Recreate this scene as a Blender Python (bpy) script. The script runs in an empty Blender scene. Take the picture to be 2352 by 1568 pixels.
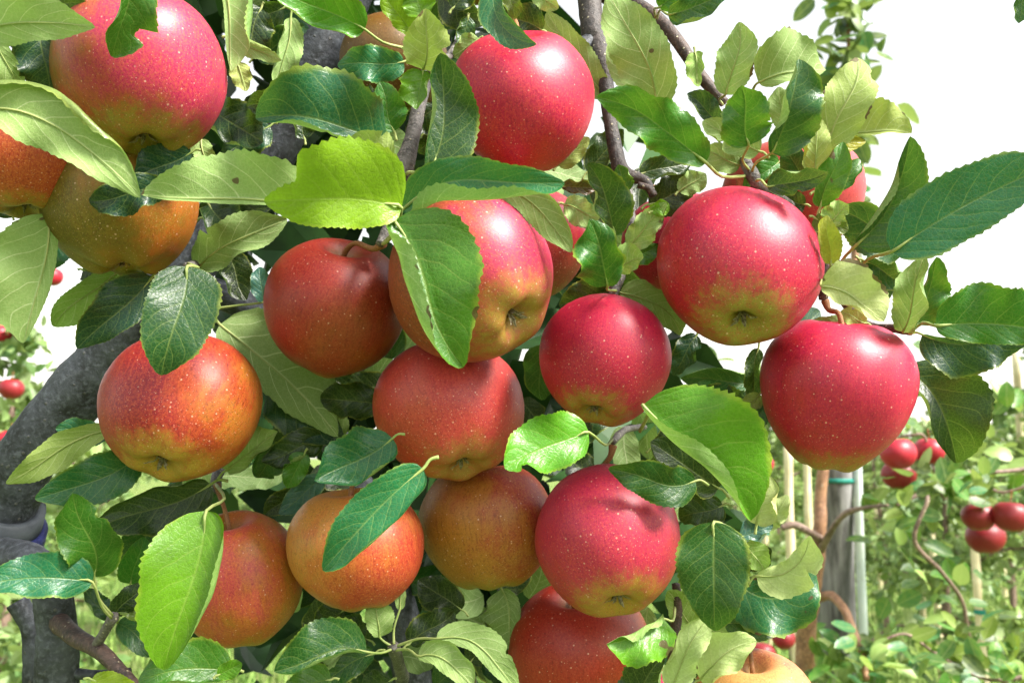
import bpy, math, random
from mathutils import Vector, Matrix, Quaternion, noise as mnoise

# ------------------------------------------------------------------ camera, sky, sun, exposure
scene = bpy.context.scene
C = scene.collection
PITCH = math.radians(7.4)
EYE = Vector((0.0, 0.0, 1.5))
cam_data = bpy.data.cameras.new("camera")
cam_data.sensor_width = 36.0
cam_data.lens = 18.0 / math.tan(math.radians(30))
cam_data.clip_start = 0.02
cam_data.clip_end = 2000
cam_data.dof.use_dof = True
cam_data.dof.focus_distance = 0.44
cam_data.dof.aperture_fstop = 16.0
cam = bpy.data.objects.new("camera", cam_data)
C.objects.link(cam)
cam.location = EYE
cam.rotation_euler = (math.radians(90) + PITCH, 0, 0)
scene.camera = cam

SUN_AZ = math.radians(119)      # clockwise from +Y seen from above: behind the camera, to the right
SUN_EL = math.radians(46)
world = bpy.data.worlds.new("World")
scene.world = world
world.use_nodes = True
wn = world.node_tree
wn.nodes.clear()
sky = wn.nodes.new("ShaderNodeTexSky")
sky.sky_type = 'NISHITA'
sky.sun_disc = False
sky.sun_elevation = SUN_EL
sky.sun_rotation = SUN_AZ
sky.air_density = 2.6
sky.dust_density = 1.0
sky.ozone_density = 1.0
hsv = wn.nodes.new("ShaderNodeHueSaturation")     # bright overcast: the blue is washed out evenly
hsv.inputs["Saturation"].default_value = 0.16
bg = wn.nodes.new("ShaderNodeBackground")
bg.inputs["Strength"].default_value = 0.118
wo = wn.nodes.new("ShaderNodeOutputWorld")
wn.links.new(sky.outputs[0], hsv.inputs["Color"])
wn.links.new(hsv.outputs[0], bg.inputs["Color"])
wn.links.new(bg.outputs[0], wo.inputs["Surface"])

sun_data = bpy.data.lights.new("sun", 'SUN')
sun_data.energy = 5.0
sun_data.angle = math.radians(18)
sun_data.color = (1.0, 0.95, 0.87)
sun = bpy.data.objects.new("sun", sun_data)
C.objects.link(sun)
to_sun = Vector((math.sin(SUN_AZ) * math.cos(SUN_EL), math.cos(SUN_AZ) * math.cos(SUN_EL), math.sin(SUN_EL)))
sun.rotation_euler = to_sun.to_track_quat('Z', 'Y').to_euler()

scene.view_settings.view_transform = 'Standard'
scene.view_settings.look = 'None'
scene.view_settings.gamma = 1.0
scene.view_settings.exposure = 1.34
scene.view_settings.use_curve_mapping = False
scene.cycles.max_bounces = 5
scene.cycles.diffuse_bounces = 2
scene.cycles.glossy_bounces = 2
scene.cycles.transmission_bounces = 3
scene.cycles.transparent_max_bounces = 4
scene.cycles.use_adaptive_sampling = True
scene.cycles.adaptive_threshold = 0.025
scene.cycles.use_denoising = True

# ------------------------------------------------------------------ helpers
F_PX = 2352.0 / 2 / math.tan(math.radians(30))
CAM_ROT = Matrix.Rotation(math.radians(90) + PITCH, 3, 'X')


def P(x, y, d):
    """A point of the place: seen at (x, y) on a 2352 x 1568 picture, d metres deep."""
    return EYE + CAM_ROT @ Vector(((x - 1176.0) / F_PX * d, -(y - 784.0) / F_PX * d, -d))


def cdir(x, y, z):
    """direction: x right, y up, z towards the viewer"""
    return CAM_ROT @ Vector((x, y, z))


def mesh_obj(name, verts, faces, mat, parent=None, uvs=None, smooth=True):
    me = bpy.data.meshes.new(name)
    me.from_pydata([tuple(v) for v in verts], [], faces)
    if uvs is not None:
        uvl = me.uv_layers.new(name="UVMap")
        flat = []
        for f in faces:
            for i in f:
                flat.extend(uvs[i])
        uvl.data.foreach_set("uv", flat)
    if smooth:
        me.polygons.foreach_set("use_smooth", [True] * len(me.polygons))
    if mat:
        me.materials.append(mat)
    me.update()
    o = bpy.data.objects.new(name, me)
    C.objects.link(o)
    if parent:
        o.parent = parent
    return o


def empty(name, loc=(0, 0, 0)):
    o = bpy.data.objects.new(name, None)
    o.empty_display_size = 0.05
    C.objects.link(o)
    o.location = loc
    return o


def tag(o, label, cat=None, group=None, kind=None):
    if label:
        o["label"] = label
    if cat:
        o["category"] = cat
    if group:
        o["group"] = group
    if kind:
        o["kind"] = kind
    return o


def catmull(pts, n):
    """pts: list of (Vector, radius) -> n samples per span"""
    out = []
    m = len(pts)
    for i in range(m - 1):
        p0 = pts[max(i - 1, 0)]; p1 = pts[i]; p2 = pts[i + 1]; p3 = pts[min(i + 2, m - 1)]
        for k in range(n):
            t = k / n
            t2, t3 = t * t, t * t * t
            v = 0.5 * ((2 * p1[0]) + (p2[0] - p0[0]) * t + (2 * p0[0] - 5 * p1[0] + 4 * p2[0] - p3[0]) * t2
                       + (3 * p1[0] - p0[0] - 3 * p2[0] + p3[0]) * t3)
            out.append((v, p1[1] + (p2[1] - p1[1]) * (t * t * (3 - 2 * t))))
    out.append(pts[-1])
    return out


def tube_geo(samples, sides=10, rough=0.0, seed=0, cap=True):
    verts, faces = [], []
    up = Vector((0.3, 0.2, 0.93)).normalized()
    prev = None
    n = len(samples)
    for i, (p, r) in enumerate(samples):
        t = (samples[min(i + 1, n - 1)][0] - samples[max(i - 1, 0)][0]).normalized()
        if prev is None:
            a = t.cross(up)
            if a.length < 1e-3:
                a = t.cross(Vector((1, 0, 0)))
            a.normalize()
        else:
            a = (prev - t * prev.dot(t)).normalized()
        prev = a
        b = t.cross(a)
        for k in range(sides):
            ang = 2 * math.pi * k / sides
            d = a * math.cos(ang) + b * math.sin(ang)
            rr = r
            if rough:
                q = p + d * r
                rr = r * (1 + rough * (mnoise.noise(q * (0.6 / max(r, 1e-4)) + Vector((seed, 0, 0)))
                                       + 0.6 * mnoise.noise(q * (2.0 / max(r, 1e-4)))))
            verts.append(p + d * rr)
    for i in range(n - 1):
        for k in range(sides):
            a0 = i * sides + k; a1 = i * sides + (k + 1) % sides
            faces.append((a0, a1, a1 + sides, a0 + sides))
    if cap:
        faces.append(tuple(reversed(range(sides))))
        faces.append(tuple(range((n - 1) * sides, n * sides)))
    return verts, faces


def tube(name, pts, mat, parent=None, sides=10, n=6, rough=0.0, seed=0):
    v, f = tube_geo(catmull(pts, n), sides, rough, seed)
    return mesh_obj(name, v, f, mat, parent)


def px(pts):
    """[(x, y, depth, radius in pixels at that depth)] -> [(Vector, metres)]"""
    return [(P(x, y, d), r * d / F_PX) for x, y, d, r in pts]


# ------------------------------------------------------------------ materials
class NT:
    def __init__(self, name):
        self.m = bpy.data.materials.new(name)
        self.m.use_nodes = True
        self.t = self.m.node_tree
        self.t.nodes.clear()
        self.out = self.t.nodes.new("ShaderNodeOutputMaterial")

    def n(self, typ, **kw):
        nd = self.t.nodes.new(typ)
        for k, v in kw.items():
            if k.startswith("i_"):
                nd.inputs[k[2:].replace("_", " ")].default_value = v
            else:
                setattr(nd, k, v)
        return nd

    def l(self, a, b):
        self.t.links.new(a, b)

    def val(self, x, sock):
        if isinstance(x, (int, float)):
            sock.default_value = x
        else:
            self.l(x, sock)

    def math(self, op, a, b=0.0, c=0.0, clamp=False):
        nd = self.n("ShaderNodeMath", operation=op, use_clamp=clamp)
        self.val(a, nd.inputs[0]); self.val(b, nd.inputs[1])
        if op in ('MULTIPLY_ADD', 'SMOOTH_MIN', 'SMOOTH_MAX', 'WRAP', 'COMPARE'):
            self.val(c, nd.inputs[2])
        return nd.outputs[0]

    def smooth(self, x, lo, hi, a=0.0, b=1.0):
        nd = self.n("ShaderNodeMapRange", interpolation_type='SMOOTHSTEP')
        self.val(x, nd.inputs[0])
        nd.inputs[1].default_value = lo; nd.inputs[2].default_value = hi
        nd.inputs[3].default_value = a; nd.inputs[4].default_value = b
        return nd.outputs[0]

    def mix(self, f, a, b, mode='MIX'):
        nd = self.n("ShaderNodeMix", data_type='RGBA', blend_type=mode)
        self.val(f, nd.inputs[0])
        for x, s in ((a, nd.inputs[6]), (b, nd.inputs[7])):
            if isinstance(x, tuple):
                s.default_value = (*x[:3], 1)
            else:
                self.l(x, s)
        return nd.outputs[2]

    def noise(self, vec, scale, detail=3.0, rough=0.55):
        nd = self.n("ShaderNodeTexNoise")
        nd.inputs["Scale"].default_value = scale
        nd.inputs["Detail"].default_value = detail
        nd.inputs["Roughness"].default_value = rough
        if vec is not None:
            self.l(vec, nd.inputs["Vector"])
        return nd.outputs[0]

    def bump(self, h, strength, dist, normal=None):
        nd = self.n("ShaderNodeBump")
        nd.inputs["Strength"].default_value = strength
        nd.inputs["Distance"].default_value = dist
        self.l(h, nd.inputs["Height"])
        if normal is not None:
            self.l(normal, nd.inputs["Normal"])
        return nd.outputs[0]


def leaf_material(name="leaf_blade"):
    """Colour of the upper face from the object's own colour, spots from its alpha."""
    g = NT(name)
    uv = g.n("ShaderNodeUVMap").outputs[0]
    sep = g.n("ShaderNodeSeparateXYZ"); g.l(uv, sep.inputs[0])
    u, v = sep.outputs[0], sep.outputs[1]
    info = g.n("ShaderNodeObjectInfo")
    geo = g.n("ShaderNodeNewGeometry")
    tc = g.n("ShaderNodeTexCoord").outputs["Object"]
    lat = g.math('ABSOLUTE', g.math('SUBTRACT', u, 0.5))
    # secondary veins: leave the midrib and bend towards the tip
    wob = g.math('MULTIPLY', g.noise(tc, 38.0, 2.0), 0.16)
    side = g.math('GREATER_THAN', u, 0.5)
    ph = g.math('SUBTRACT', g.math('ADD', v, wob), g.math('MULTIPLY', g.math('POWER', lat, 1.25), 0.75))
    ph = g.math('ADD', g.math('MULTIPLY', ph, 6.5), g.math('MULTIPLY', side, 0.45))
    fr = g.math('ABSOLUTE', g.math('SUBTRACT', g.math('FRACT', ph), 0.5))
    vein = g.smooth(fr, 0.0, 0.05, 1.0, 0.0)
    vein = g.math('MULTIPLY', vein, g.smooth(lat, 0.28, 0.5, 1.0, 0.15))
    mid = g.smooth(lat, 0.0, 0.028, 1.0, 0.0)
    allv = g.math('MAXIMUM', vein, mid)
    quilt = g.smooth(fr, 0.0, 0.30)        # cells between the veins stand proud
    fine = g.n("ShaderNodeTexVoronoi", feature='DISTANCE_TO_EDGE')
    fine.inputs["Scale"].default_value = 520.0
    g.l(tc, fine.inputs["Vector"])
    net = g.smooth(fine.outputs["Distance"], 0.0, 0.12, 1.0, 0.0)
    big = g.noise(tc, 45.0, 4.0)
    grain = g.noise(tc, 900.0, 2.0)
    top = info.outputs["Color"]
    rnd = info.outputs["Random"]
    hs = g.n("ShaderNodeHueSaturation")
    g.l(top, hs.inputs["Color"])
    g.l(g.math('MULTIPLY_ADD', rnd, 0.03, 0.485), hs.inputs["Hue"])
    g.l(g.math('ADD', g.math('MULTIPLY_ADD', big, 0.9, 0.25), g.math('MULTIPLY', grain, 0.6)), hs.inputs["Value"])
    topc = g.mix(g.math('MULTIPLY', allv, 0.20), hs.outputs[0], (0.42, 0.50, 0.13))
    topc = g.mix(g.math('MULTIPLY', net, 0.16), topc, (0.20, 0.30, 0.06))
    yel = g.smooth(g.math('ADD', g.math('MULTIPLY', lat, 2.0), g.math('MULTIPLY', big, 0.5)), 1.15, 1.32)
    topc = g.mix(g.math('MULTIPLY', yel, 0.45), topc, (0.36, 0.40, 0.05))
    und = g.mix(0.56, top, (0.30, 0.45, 0.14))
    und = g.mix(g.math('MULTIPLY', allv, 0.55), und, (0.62, 0.68, 0.40))
    und = g.mix(g.math('MULTIPLY', net, 0.20), und, (0.46, 0.52, 0.24))
    und = g.mix(g.smooth(grain, 0.35, 0.7, 0.0, 0.25), und, (0.18, 0.25, 0.06))
    col = g.mix(geo.outputs["Backfacing"], topc, und)
    # dead brown spots and burnt tip
    sp = g.noise(tc, 75.0, 1.5)
    thr = g.math('SUBTRACT', 0.80, g.math('MULTIPLY', info.outputs["Alpha"], 0.16))
    tipb = g.math('MULTIPLY', g.smooth(v, 0.86, 1.0), 0.25)
    edgeb = g.math('MULTIPLY', g.smooth(lat, 0.40, 0.5), 0.16)
    spot = g.smooth(g.math('SUBTRACT', g.math('ADD', sp, g.math('MULTIPLY', g.math('ADD', tipb, edgeb), info.outputs["Alpha"])), thr), 0.0, 0.02)
    col = g.mix(g.math('MULTIPLY', spot, 0.85), col, (0.085, 0.045, 0.02))
    h = g.math('ADD', g.math('MULTIPLY', quilt, 0.24), g.math('MULTIPLY', grain, 0.2))
    h = g.math('ADD', h, g.math('MULTIPLY', g.noise(tc, 70.0, 3.0, 0.5), 2.6))
    h = g.math('ADD', h, g.math('MULTIPLY', net, -0.12))
    h = g.math('SUBTRACT', h, g.math('MULTIPLY', mid, 0.4))
    nrm = g.bump(h, 0.40, 0.0010)
    bs = g.n("ShaderNodeBsdfPrincipled")
    g.l(col, bs.inputs["Base Color"])
    rgh = g.math('MULTIPLY_ADD', geo.outputs["Backfacing"], 0.34, 0.36)
    g.l(rgh, bs.inputs["Roughness"])
    bs.inputs["Specular IOR Level"].default_value = 0.42
    g.l(nrm, bs.inputs["Normal"])
    tr = g.n("ShaderNodeBsdfTranslucent")
    tcol = g.mix(0.40, col, (0.26, 0.50, 0.03), 'MIX')
    tcol = g.mix(g.math('MULTIPLY', spot, 0.9), tcol, (0.05, 0.02, 0.01))
    g.l(tcol, tr.inputs["Color"])
    g.l(nrm, tr.inputs["Normal"])
    mx = g.n("ShaderNodeMixShader")
    mx.inputs[0].default_value = 0.20
    g.l(bs.outputs[0], mx.inputs[1]); g.l(tr.outputs[0], mx.inputs[2])
    g.l(mx.outputs[0], g.out.inputs[0])
    return g.m


def simple_mat(name, c1, c2, scale, rough=0.7, bump=0.3, bdist=0.002, detail=5.0, spec=0.3, stretch=(1, 1, 1)):
    g = NT(name)
    tc = g.n("ShaderNodeTexCoord").outputs["Object"]
    mp = g.n("ShaderNodeMapping")
    mp.inputs["Scale"].default_value = stretch
    g.l(tc, mp.inputs[0])
    nz = g.noise(mp.outputs[0], scale, detail, 0.62)
    f = g.smooth(nz, 0.32, 0.68)
    bs = g.n("ShaderNodeBsdfPrincipled")
    g.l(g.mix(f, c1, c2), bs.inputs["Base Color"])
    bs.inputs["Roughness"].default_value = rough
    bs.inputs["Specular IOR Level"].default_value = spec
    if bump:
        g.l(g.bump(nz, bump, bdist), bs.inputs["Normal"])
    g.l(bs.outputs[0], g.out.inputs[0])
    return g.m


def bark_material(name, dark, light, lent=(0.42, 0.38, 0.26), sc=1.0, lent_amt=0.8):
    g = NT(name)
    tc = g.n("ShaderNodeTexCoord").outputs["Object"]
    a = g.noise(tc, 55 * sc, 6.0, 0.65)
    b = g.noise(tc, 320 * sc, 4.0, 0.6)
    col = g.mix(g.smooth(a, 0.3, 0.72), dark, light)
    col = g.mix(g.smooth(b, 0.45, 0.75, 0.0, 0.55), col, tuple(min(1, c * 1.9 + 0.02) for c in light))
    vo = g.n("ShaderNodeTexVoronoi")
    vo.inputs["Scale"].default_value = 210 * sc
    vo.inputs["Randomness"].default_value = 1.0
    g.l(tc, vo.inputs["Vector"])
    le = g.smooth(vo.outputs["Distance"], 0.16, 0.26, 1.0, 0.0)
    pick = g.n("ShaderNodeSeparateColor"); g.l(vo.outputs["Color"], pick.inputs[0])
    le = g.math('MULTIPLY', le, g.math('GREATER_THAN', pick.outputs[0], 0.72))
    col = g.mix(g.math('MULTIPLY', le, lent_amt), col, lent)
    h = g.math('ADD', g.math('MULTIPLY', a, 1.0), g.math('MULTIPLY', b, 0.5))
    h = g.math('ADD', h, g.math('MULTIPLY', le, 0.6))
    bs = g.n("ShaderNodeBsdfPrincipled")
    g.l(col, bs.inputs["Base Color"])
    bs.inputs["Roughness"].default_value = 0.62
    g.l(g.bump(h, 0.8, 0.0016), bs.inputs["Normal"])
    g.l(bs.outputs[0], g.out.inputs[0])
    return g.m


def apple_material(name, base, mid, blush, bdir, thr=0.45, soft=0.3, eye=(0.34, 0.30, 0.035), eye_amt=0.9, seed=0.0,
                   dots=0.8, eye_z=-.90):
    """skin colour in the apple's own frame: ground colour, orange break, blush on one cheek, green eye, pale lenticels"""
    g = NT(name)
    tc = g.n("ShaderNodeTexCoord").outputs["Object"]
    nv = g.n("ShaderNodeVectorMath", operation='NORMALIZE'); g.l(tc, nv.inputs[0])
    dt = g.n("ShaderNodeVectorMath", operation='DOT_PRODUCT')
    g.l(nv.outputs[0], dt.inputs[0]); dt.inputs[1].default_value = bdir
    off = g.n("ShaderNodeVectorMath", operation='ADD'); g.l(tc, off.inputs[0]); off.inputs[1].default_value = (seed, seed * 1.7, 0)
    blotch = g.noise(off.outputs[0], 1.9, 4.0, 0.6)
    # streaks run from stalk to eye
    mp = g.n("ShaderNodeMapping"); mp.inputs["Scale"].default_value = (1, 1, 0.10); g.l(off.outputs[0], mp.inputs[0])
    streak = g.noise(mp.outputs[0], 9.0, 4.0, 0.65)
    sep = g.n("ShaderNodeSeparateXYZ"); g.l(tc, sep.inputs[0])
    z = sep.outputs[2]
    m = g.math('MULTIPLY_ADD', dt.outputs["Value"], 0.42, 0.5)
    m = g.math('ADD', m, g.math('MULTIPLY_ADD', blotch, 0.95, -0.475))
    m = g.math('ADD', m, g.math('MULTIPLY_ADD', streak, 0.46, -0.23))
    f1 = g.smooth(m, thr - soft, thr)
    f2 = g.smooth(m, thr - soft * 0.35, thr + soft)
    col = g.mix(f1, base, mid)
    col = g.mix(f2, col, blush)
    speck = g.noise(off.outputs[0], 34.0, 3.0, 0.7)
    col = g.mix(g.smooth(speck, 0.42, 0.70, 0.0, 0.55), col, tuple(c * 1.35 + 0.012 for c in mid))
    col = g.mix(g.smooth(speck, 0.28, 0.47, 0.55, 0.0), col, tuple(c * 0.36 for c in blush))
    sn = g.n("ShaderNodeSeparateXYZ"); g.l(nv.outputs[0], sn.inputs[0])
    ez = g.math('ADD', sn.outputs[2], g.math('MULTIPLY_ADD', streak, 0.42, -0.21))
    ez = g.math('ADD', ez, g.math('MULTIPLY_ADD', speck, 0.22, -0.11))
    ez = g.math('ADD', ez, g.math('MULTIPLY_ADD', blotch, 0.20, -0.10))
    col = g.mix(g.smooth(ez, eye_z - 0.12, eye_z + 0.22, eye_amt, 0.0), col, eye)
    rho = g.math('SQRT', g.math('ADD', g.math('MULTIPLY', sep.outputs[0], sep.outputs[0]), g.math('MULTIPLY', sep.outputs[1], sep.outputs[1])))
    cav = g.math('MULTIPLY', g.smooth(rho, 0.10, 0.30, 1.0, 0.0), g.math('GREATER_THAN', z, 0.0))
    col = g.mix(g.math('MULTIPLY', cav, 0.6), col, (0.24, 0.17, 0.05))
    vo = g.n("ShaderNodeTexVoronoi"); vo.inputs["Scale"].default_value = 16.0
    g.l(off.outputs[0], vo.inputs["Vector"])
    pk = g.n("ShaderNodeSeparateColor"); g.l(vo.outputs["Color"], pk.inputs[0])
    rad = g.math('MULTIPLY_ADD', g.math('POWER', pk.outputs[1], 2.5), 0.16, 0.07)
    sf = g.n("ShaderNodeMapRange"); sf.inputs[3].default_value = 1.0; sf.inputs[4].default_value = 0.0
    g.l(vo.outputs["Distance"], sf.inputs[0]); g.l(g.math('MULTIPLY', rad, 0.55), sf.inputs[1]); g.l(g.math('MULTIPLY', rad, 1.25), sf.inputs[2])
    dot = g.math('MULTIPLY', g.math('MULTIPLY', sf.outputs[0], 0.75), g.math('GREATER_THAN', pk.outputs[0], 0.25))
    vo2 = g.n("ShaderNodeTexVoronoi"); vo2.inputs["Scale"].default_value = 27.0
    g.l(off.outputs[0], vo2.inputs["Vector"])
    low = g.smooth(z, 0.1, -0.55)
    dot2 = g.math('MULTIPLY', g.smooth(vo2.outputs["Distance"], 0.08, 0.22, 1.0, 0.0), g.math('MULTIPLY_ADD', low, 0.65, 0.35))
    dd = g.math('MAXIMUM', g.math('MULTIPLY', dot, dots), g.math('MULTIPLY', dot2, 0.42 * dots))
    col = g.mix(dd, col, (0.78, 0.50, 0.38))
    mp2 = g.n("ShaderNodeMapping"); mp2.inputs["Scale"].default_value = (1, 1, 0.07); g.l(off.outputs[0], mp2.inputs[0])
    fst = g.noise(mp2.outputs[0], 30.0, 3.0, 0.7)
    col = g.mix(g.smooth(fst, 0.50, 0.70, 0.0, 0.38), col, tuple(min(1, c * 1.2 + .008) for c in mid))
    col = g.mix(g.smooth(fst, 0.48, 0.30, 0.0, 0.40), col, tuple(c * 0.45 for c in blush))
    sc1 = g.noise(off.outputs[0], 7.0, 6.0, 0.75)
    col = g.mix(g.smooth(sc1, 0.66, 0.74, 0.0, 0.30), col, (0.50, 0.34, 0.22))
    grain = g.noise(off.outputs[0], 95.0, 2.0, 0.8)
    hv = g.n("ShaderNodeHueSaturation"); g.l(col, hv.inputs["Color"])
    g.l(g.math('MULTIPLY_ADD', grain, 1.1, 0.45), hv.inputs["Value"])
    col = hv.outputs[0]
    bs = g.n("ShaderNodeBsdfPrincipled")
    g.l(col, bs.inputs["Base Color"])
    g.l(g.math('ADD', g.math('MULTIPLY_ADD', speck, 0.16, 0.30), g.math('MULTIPLY', blotch, 0.10)), bs.inputs["Roughness"])
    bs.inputs["Specular IOR Level"].default_value = 0.42
    bs.inputs["Subsurface Weight"].default_value = 0.0
    g.l(g.bump(speck, 0.06, 0.01), bs.inputs["Normal"])
    g.l(bs.outputs[0], g.out.inputs[0])
    return g.m


M_LEAF = leaf_material()
M_STALK = simple_mat("leaf_stalk", (0.22, 0.30, 0.08), (0.36, 0.40, 0.15), 90, 0.55, 0.1)
M_STEM = simple_mat("fruit_stalk", (0.22, 0.07, 0.04), (0.30, 0.17, 0.06), 60, 0.6, 0.2)
M_SEPAL = simple_mat("dry_sepal", (0.10, 0.075, 0.045), (0.30, 0.25, 0.16), 40, 0.9, 0.2)
M_BARK = bark_material("grey_bark", (0.006, 0.007, 0.010), (0.066, 0.074, 0.092), lent=(0.16, 0.15, 0.13), lent_amt=0.4)
M_TWIG = bark_material("brown_twig_bark", (0.022, 0.016, 0.015), (0.085, 0.050, 0.038), sc=1.6)
M_DKTWIG = bark_material("dark_twig_bark", (0.012, 0.011, 0.012), (0.055, 0.042, 0.038), sc=1.6)
M_SPUR = bark_material("grey_spur_bark", (0.030, 0.026, 0.024), (0.15, 0.135, 0.125), sc=1.8)

# ------------------------------------------------------------------ ground and orchard behind
def ground_material():
    g = NT("orchard_grass_ground")
    tc = g.n("ShaderNodeTexCoord").outputs["Object"]
    a = g.noise(tc, 0.9, 5.0); b = g.noise(tc, 14.0, 5.0, 0.7)
    col = g.mix(g.smooth(b, 0.3, 0.7), (0.05, 0.11, 0.02), (0.20, 0.28, 0.07))
    col = g.mix(g.smooth(a, 0.45, 0.68, 0.0, 0.7), col, (0.27, 0.27, 0.11))
    bs = g.n("ShaderNodeBsdfPrincipled")
    g.l(col, bs.inputs["Base Color"]); bs.inputs["Roughness"].default_value = 0.95
    bs.inputs["Specular IOR Level"].default_value = 0.1
    g.l(g.bump(b, 1.0, 0.06), bs.inputs["Normal"])
    g.l(bs.outputs[0], g.out.inputs[0])
    return g.m


gv, gf = [], []
GN = 60
for j in range(GN + 1):
    for i in range(GN + 1):
        u = (i / GN - 0.5) * 2; v = (j / GN - 0.5) * 2
        x = math.copysign(abs(u) ** 2.4, u) * 600; y = math.copysign(abs(v) ** 2.4, v) * 600
        gv.append((x, y, 0.05 * mnoise.noise(Vector((x * 0.4, y * 0.4, 0)))))
for j in range(GN):
    for i in range(GN):
        a = j * (GN + 1) + i
        gf.append((a, a + 1, a + GN + 2, a + GN + 1))
ground = mesh_obj("ground", gv, gf, ground_material())
tag(ground, "grassy orchard ground between the rows of trees", kind="structure")

rng = random.Random(5)
M_GRASS = simple_mat("grass_blade", (0.06, 0.15, 0.02), (0.24, 0.34, 0.08), 3.0, 0.7, 0)
gv, gf = [], []
for _ in range(26000):
    y = 4.5 + 22 * rng.random() ** 1.6
    x = rng.uniform(-0.75, 0.75) * y
    h = rng.uniform(0.05, 0.2); a = rng.uniform(0, 6.28); w = rng.uniform(0.006, 0.014)
    lx, ly = rng.gauss(0, 0.06), rng.gauss(0, 0.06)
    z0 = -0.05
    i = len(gv)
    gv += [(x - w * math.cos(a), y - w * math.sin(a), z0), (x + w * math.cos(a), y + w * math.sin(a), z0),
           (x + lx * .4 + w * .7 * math.cos(a), y + ly * .4 + w * .7 * math.sin(a), h * .6),
           (x + lx * .4 - w * .7 * math.cos(a), y + ly * .4 - w * .7 * math.sin(a), h * .6), (x + lx, y + ly, h)]
    gf += [(i, i + 1, i + 2, i + 3), (i + 3, i + 2, i + 4)]
grass = mesh_obj("grass", gv, gf, M_GRASS, smooth=False)
tag(grass, "uneven light green grass growing between the tree rows", "grass", kind="stuff")


def far_leaf_material(name, c1, c2):
    g = NT(name)
    geo = g.n("ShaderNodeNewGeometry")
    f = geo.outputs["Random Per Island"]
    tc = g.n("ShaderNodeTexCoord").outputs["Object"]
    nz = g.noise(tc, 2.2, 2.0)
    col = g.mix(f, c1, c2)
    col = g.mix(g.smooth(nz, 0.35, 0.7, 0.0, 0.5), col, (0.25, 0.31, 0.06))
    und = g.mix(0.5, col, (0.34, 0.42, 0.20))
    col = g.mix(geo.outputs["Backfacing"], col, und)
    bs = g.n("ShaderNodeBsdfPrincipled")
    g.l(col, bs.inputs["Base Color"]); bs.inputs["Roughness"].default_value = 0.45
    tr = g.n("ShaderNodeBsdfTranslucent"); g.l(g.mix(0.4, col, (0.4, 0.55, 0.06)), tr.inputs["Color"])
    mx = g.n("ShaderNodeMixShader"); mx.inputs[0].default_value = 0.3
    g.l(bs.outputs[0], mx.inputs[1]); g.l(tr.outputs[0], mx.inputs[2])
    g.l(mx.outputs[0], g.out.inputs[0])
    return g.m


M_FAR = far_leaf_material("orchard_leaf", (0.04, 0.12, 0.035), (0.26, 0.38, 0.13))
M_FARBARK = bark_material("orchard_bark", (0.09, 0.055, 0.04), (0.24, 0.16, 0.12), sc=0.4)
M_REDBARK = bark_material("red_brown_bark", (0.16, 0.075, 0.04), (0.36, 0.19, 0.10), sc=0.6)
M_STAKE = simple_mat("pale_bamboo", (0.55, 0.46, 0.26), (0.72, 0.64, 0.42), 9, 0.6, 0.1)
M_POST = simple_mat("weathered_post", (0.07, 0.066, 0.066), (0.32, 0.31, 0.315), 30, 0.85, 0.8, 0.004, 6, 0.2, (1, 1, 0.09))
M_PIPE = simple_mat("white_pipe", (0.62, 0.70, 0.72), (0.75, 0.80, 0.80), 6, 0.4, 0)
M_TIE = simple_mat("teal_tie", (0.01, 0.15, 0.12), (0.03, 0.26, 0.20), 30, 0.5, 0.1)


def leaf_quad(verts, faces, p, ax, nr, ln, wd, fold=0.35):
    """small folded pointed leaf blade of eight triangles"""
    lt = nr.cross(ax).normalized()
    i = len(verts)
    up = nr
    verts += [p, p + ax * ln * .3 + lt * wd * .44 + up * wd * fold * .44, p + ax * ln * .3 - lt * wd * .44 + up * wd * fold * .44,
              p + ax * ln * .62 + lt * wd * .46 + up * wd * fold * .46, p + ax * ln * .62 - lt * wd * .46 + up * wd * fold * .46,
              p + ax * ln * 1.0 - up * ln * .12, p + ax * ln * .3, p + ax * ln * .62 - up * ln * .03]
    faces += [(i, i + 6, i + 1), (i, i + 2, i + 6), (i + 6, i + 7, i + 3, i + 1), (i + 6, i + 2, i + 4, i + 7),
              (i + 7, i + 5, i + 3), (i + 7, i + 4, i + 5)]


def rand_dir(r):
    while True:
        v = Vector((r.uniform(-1, 1), r.uniform(-1, 1), r.uniform(-1, 1)))
        if 0.1 < v.length < 1:
            return v.normalized()


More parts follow.
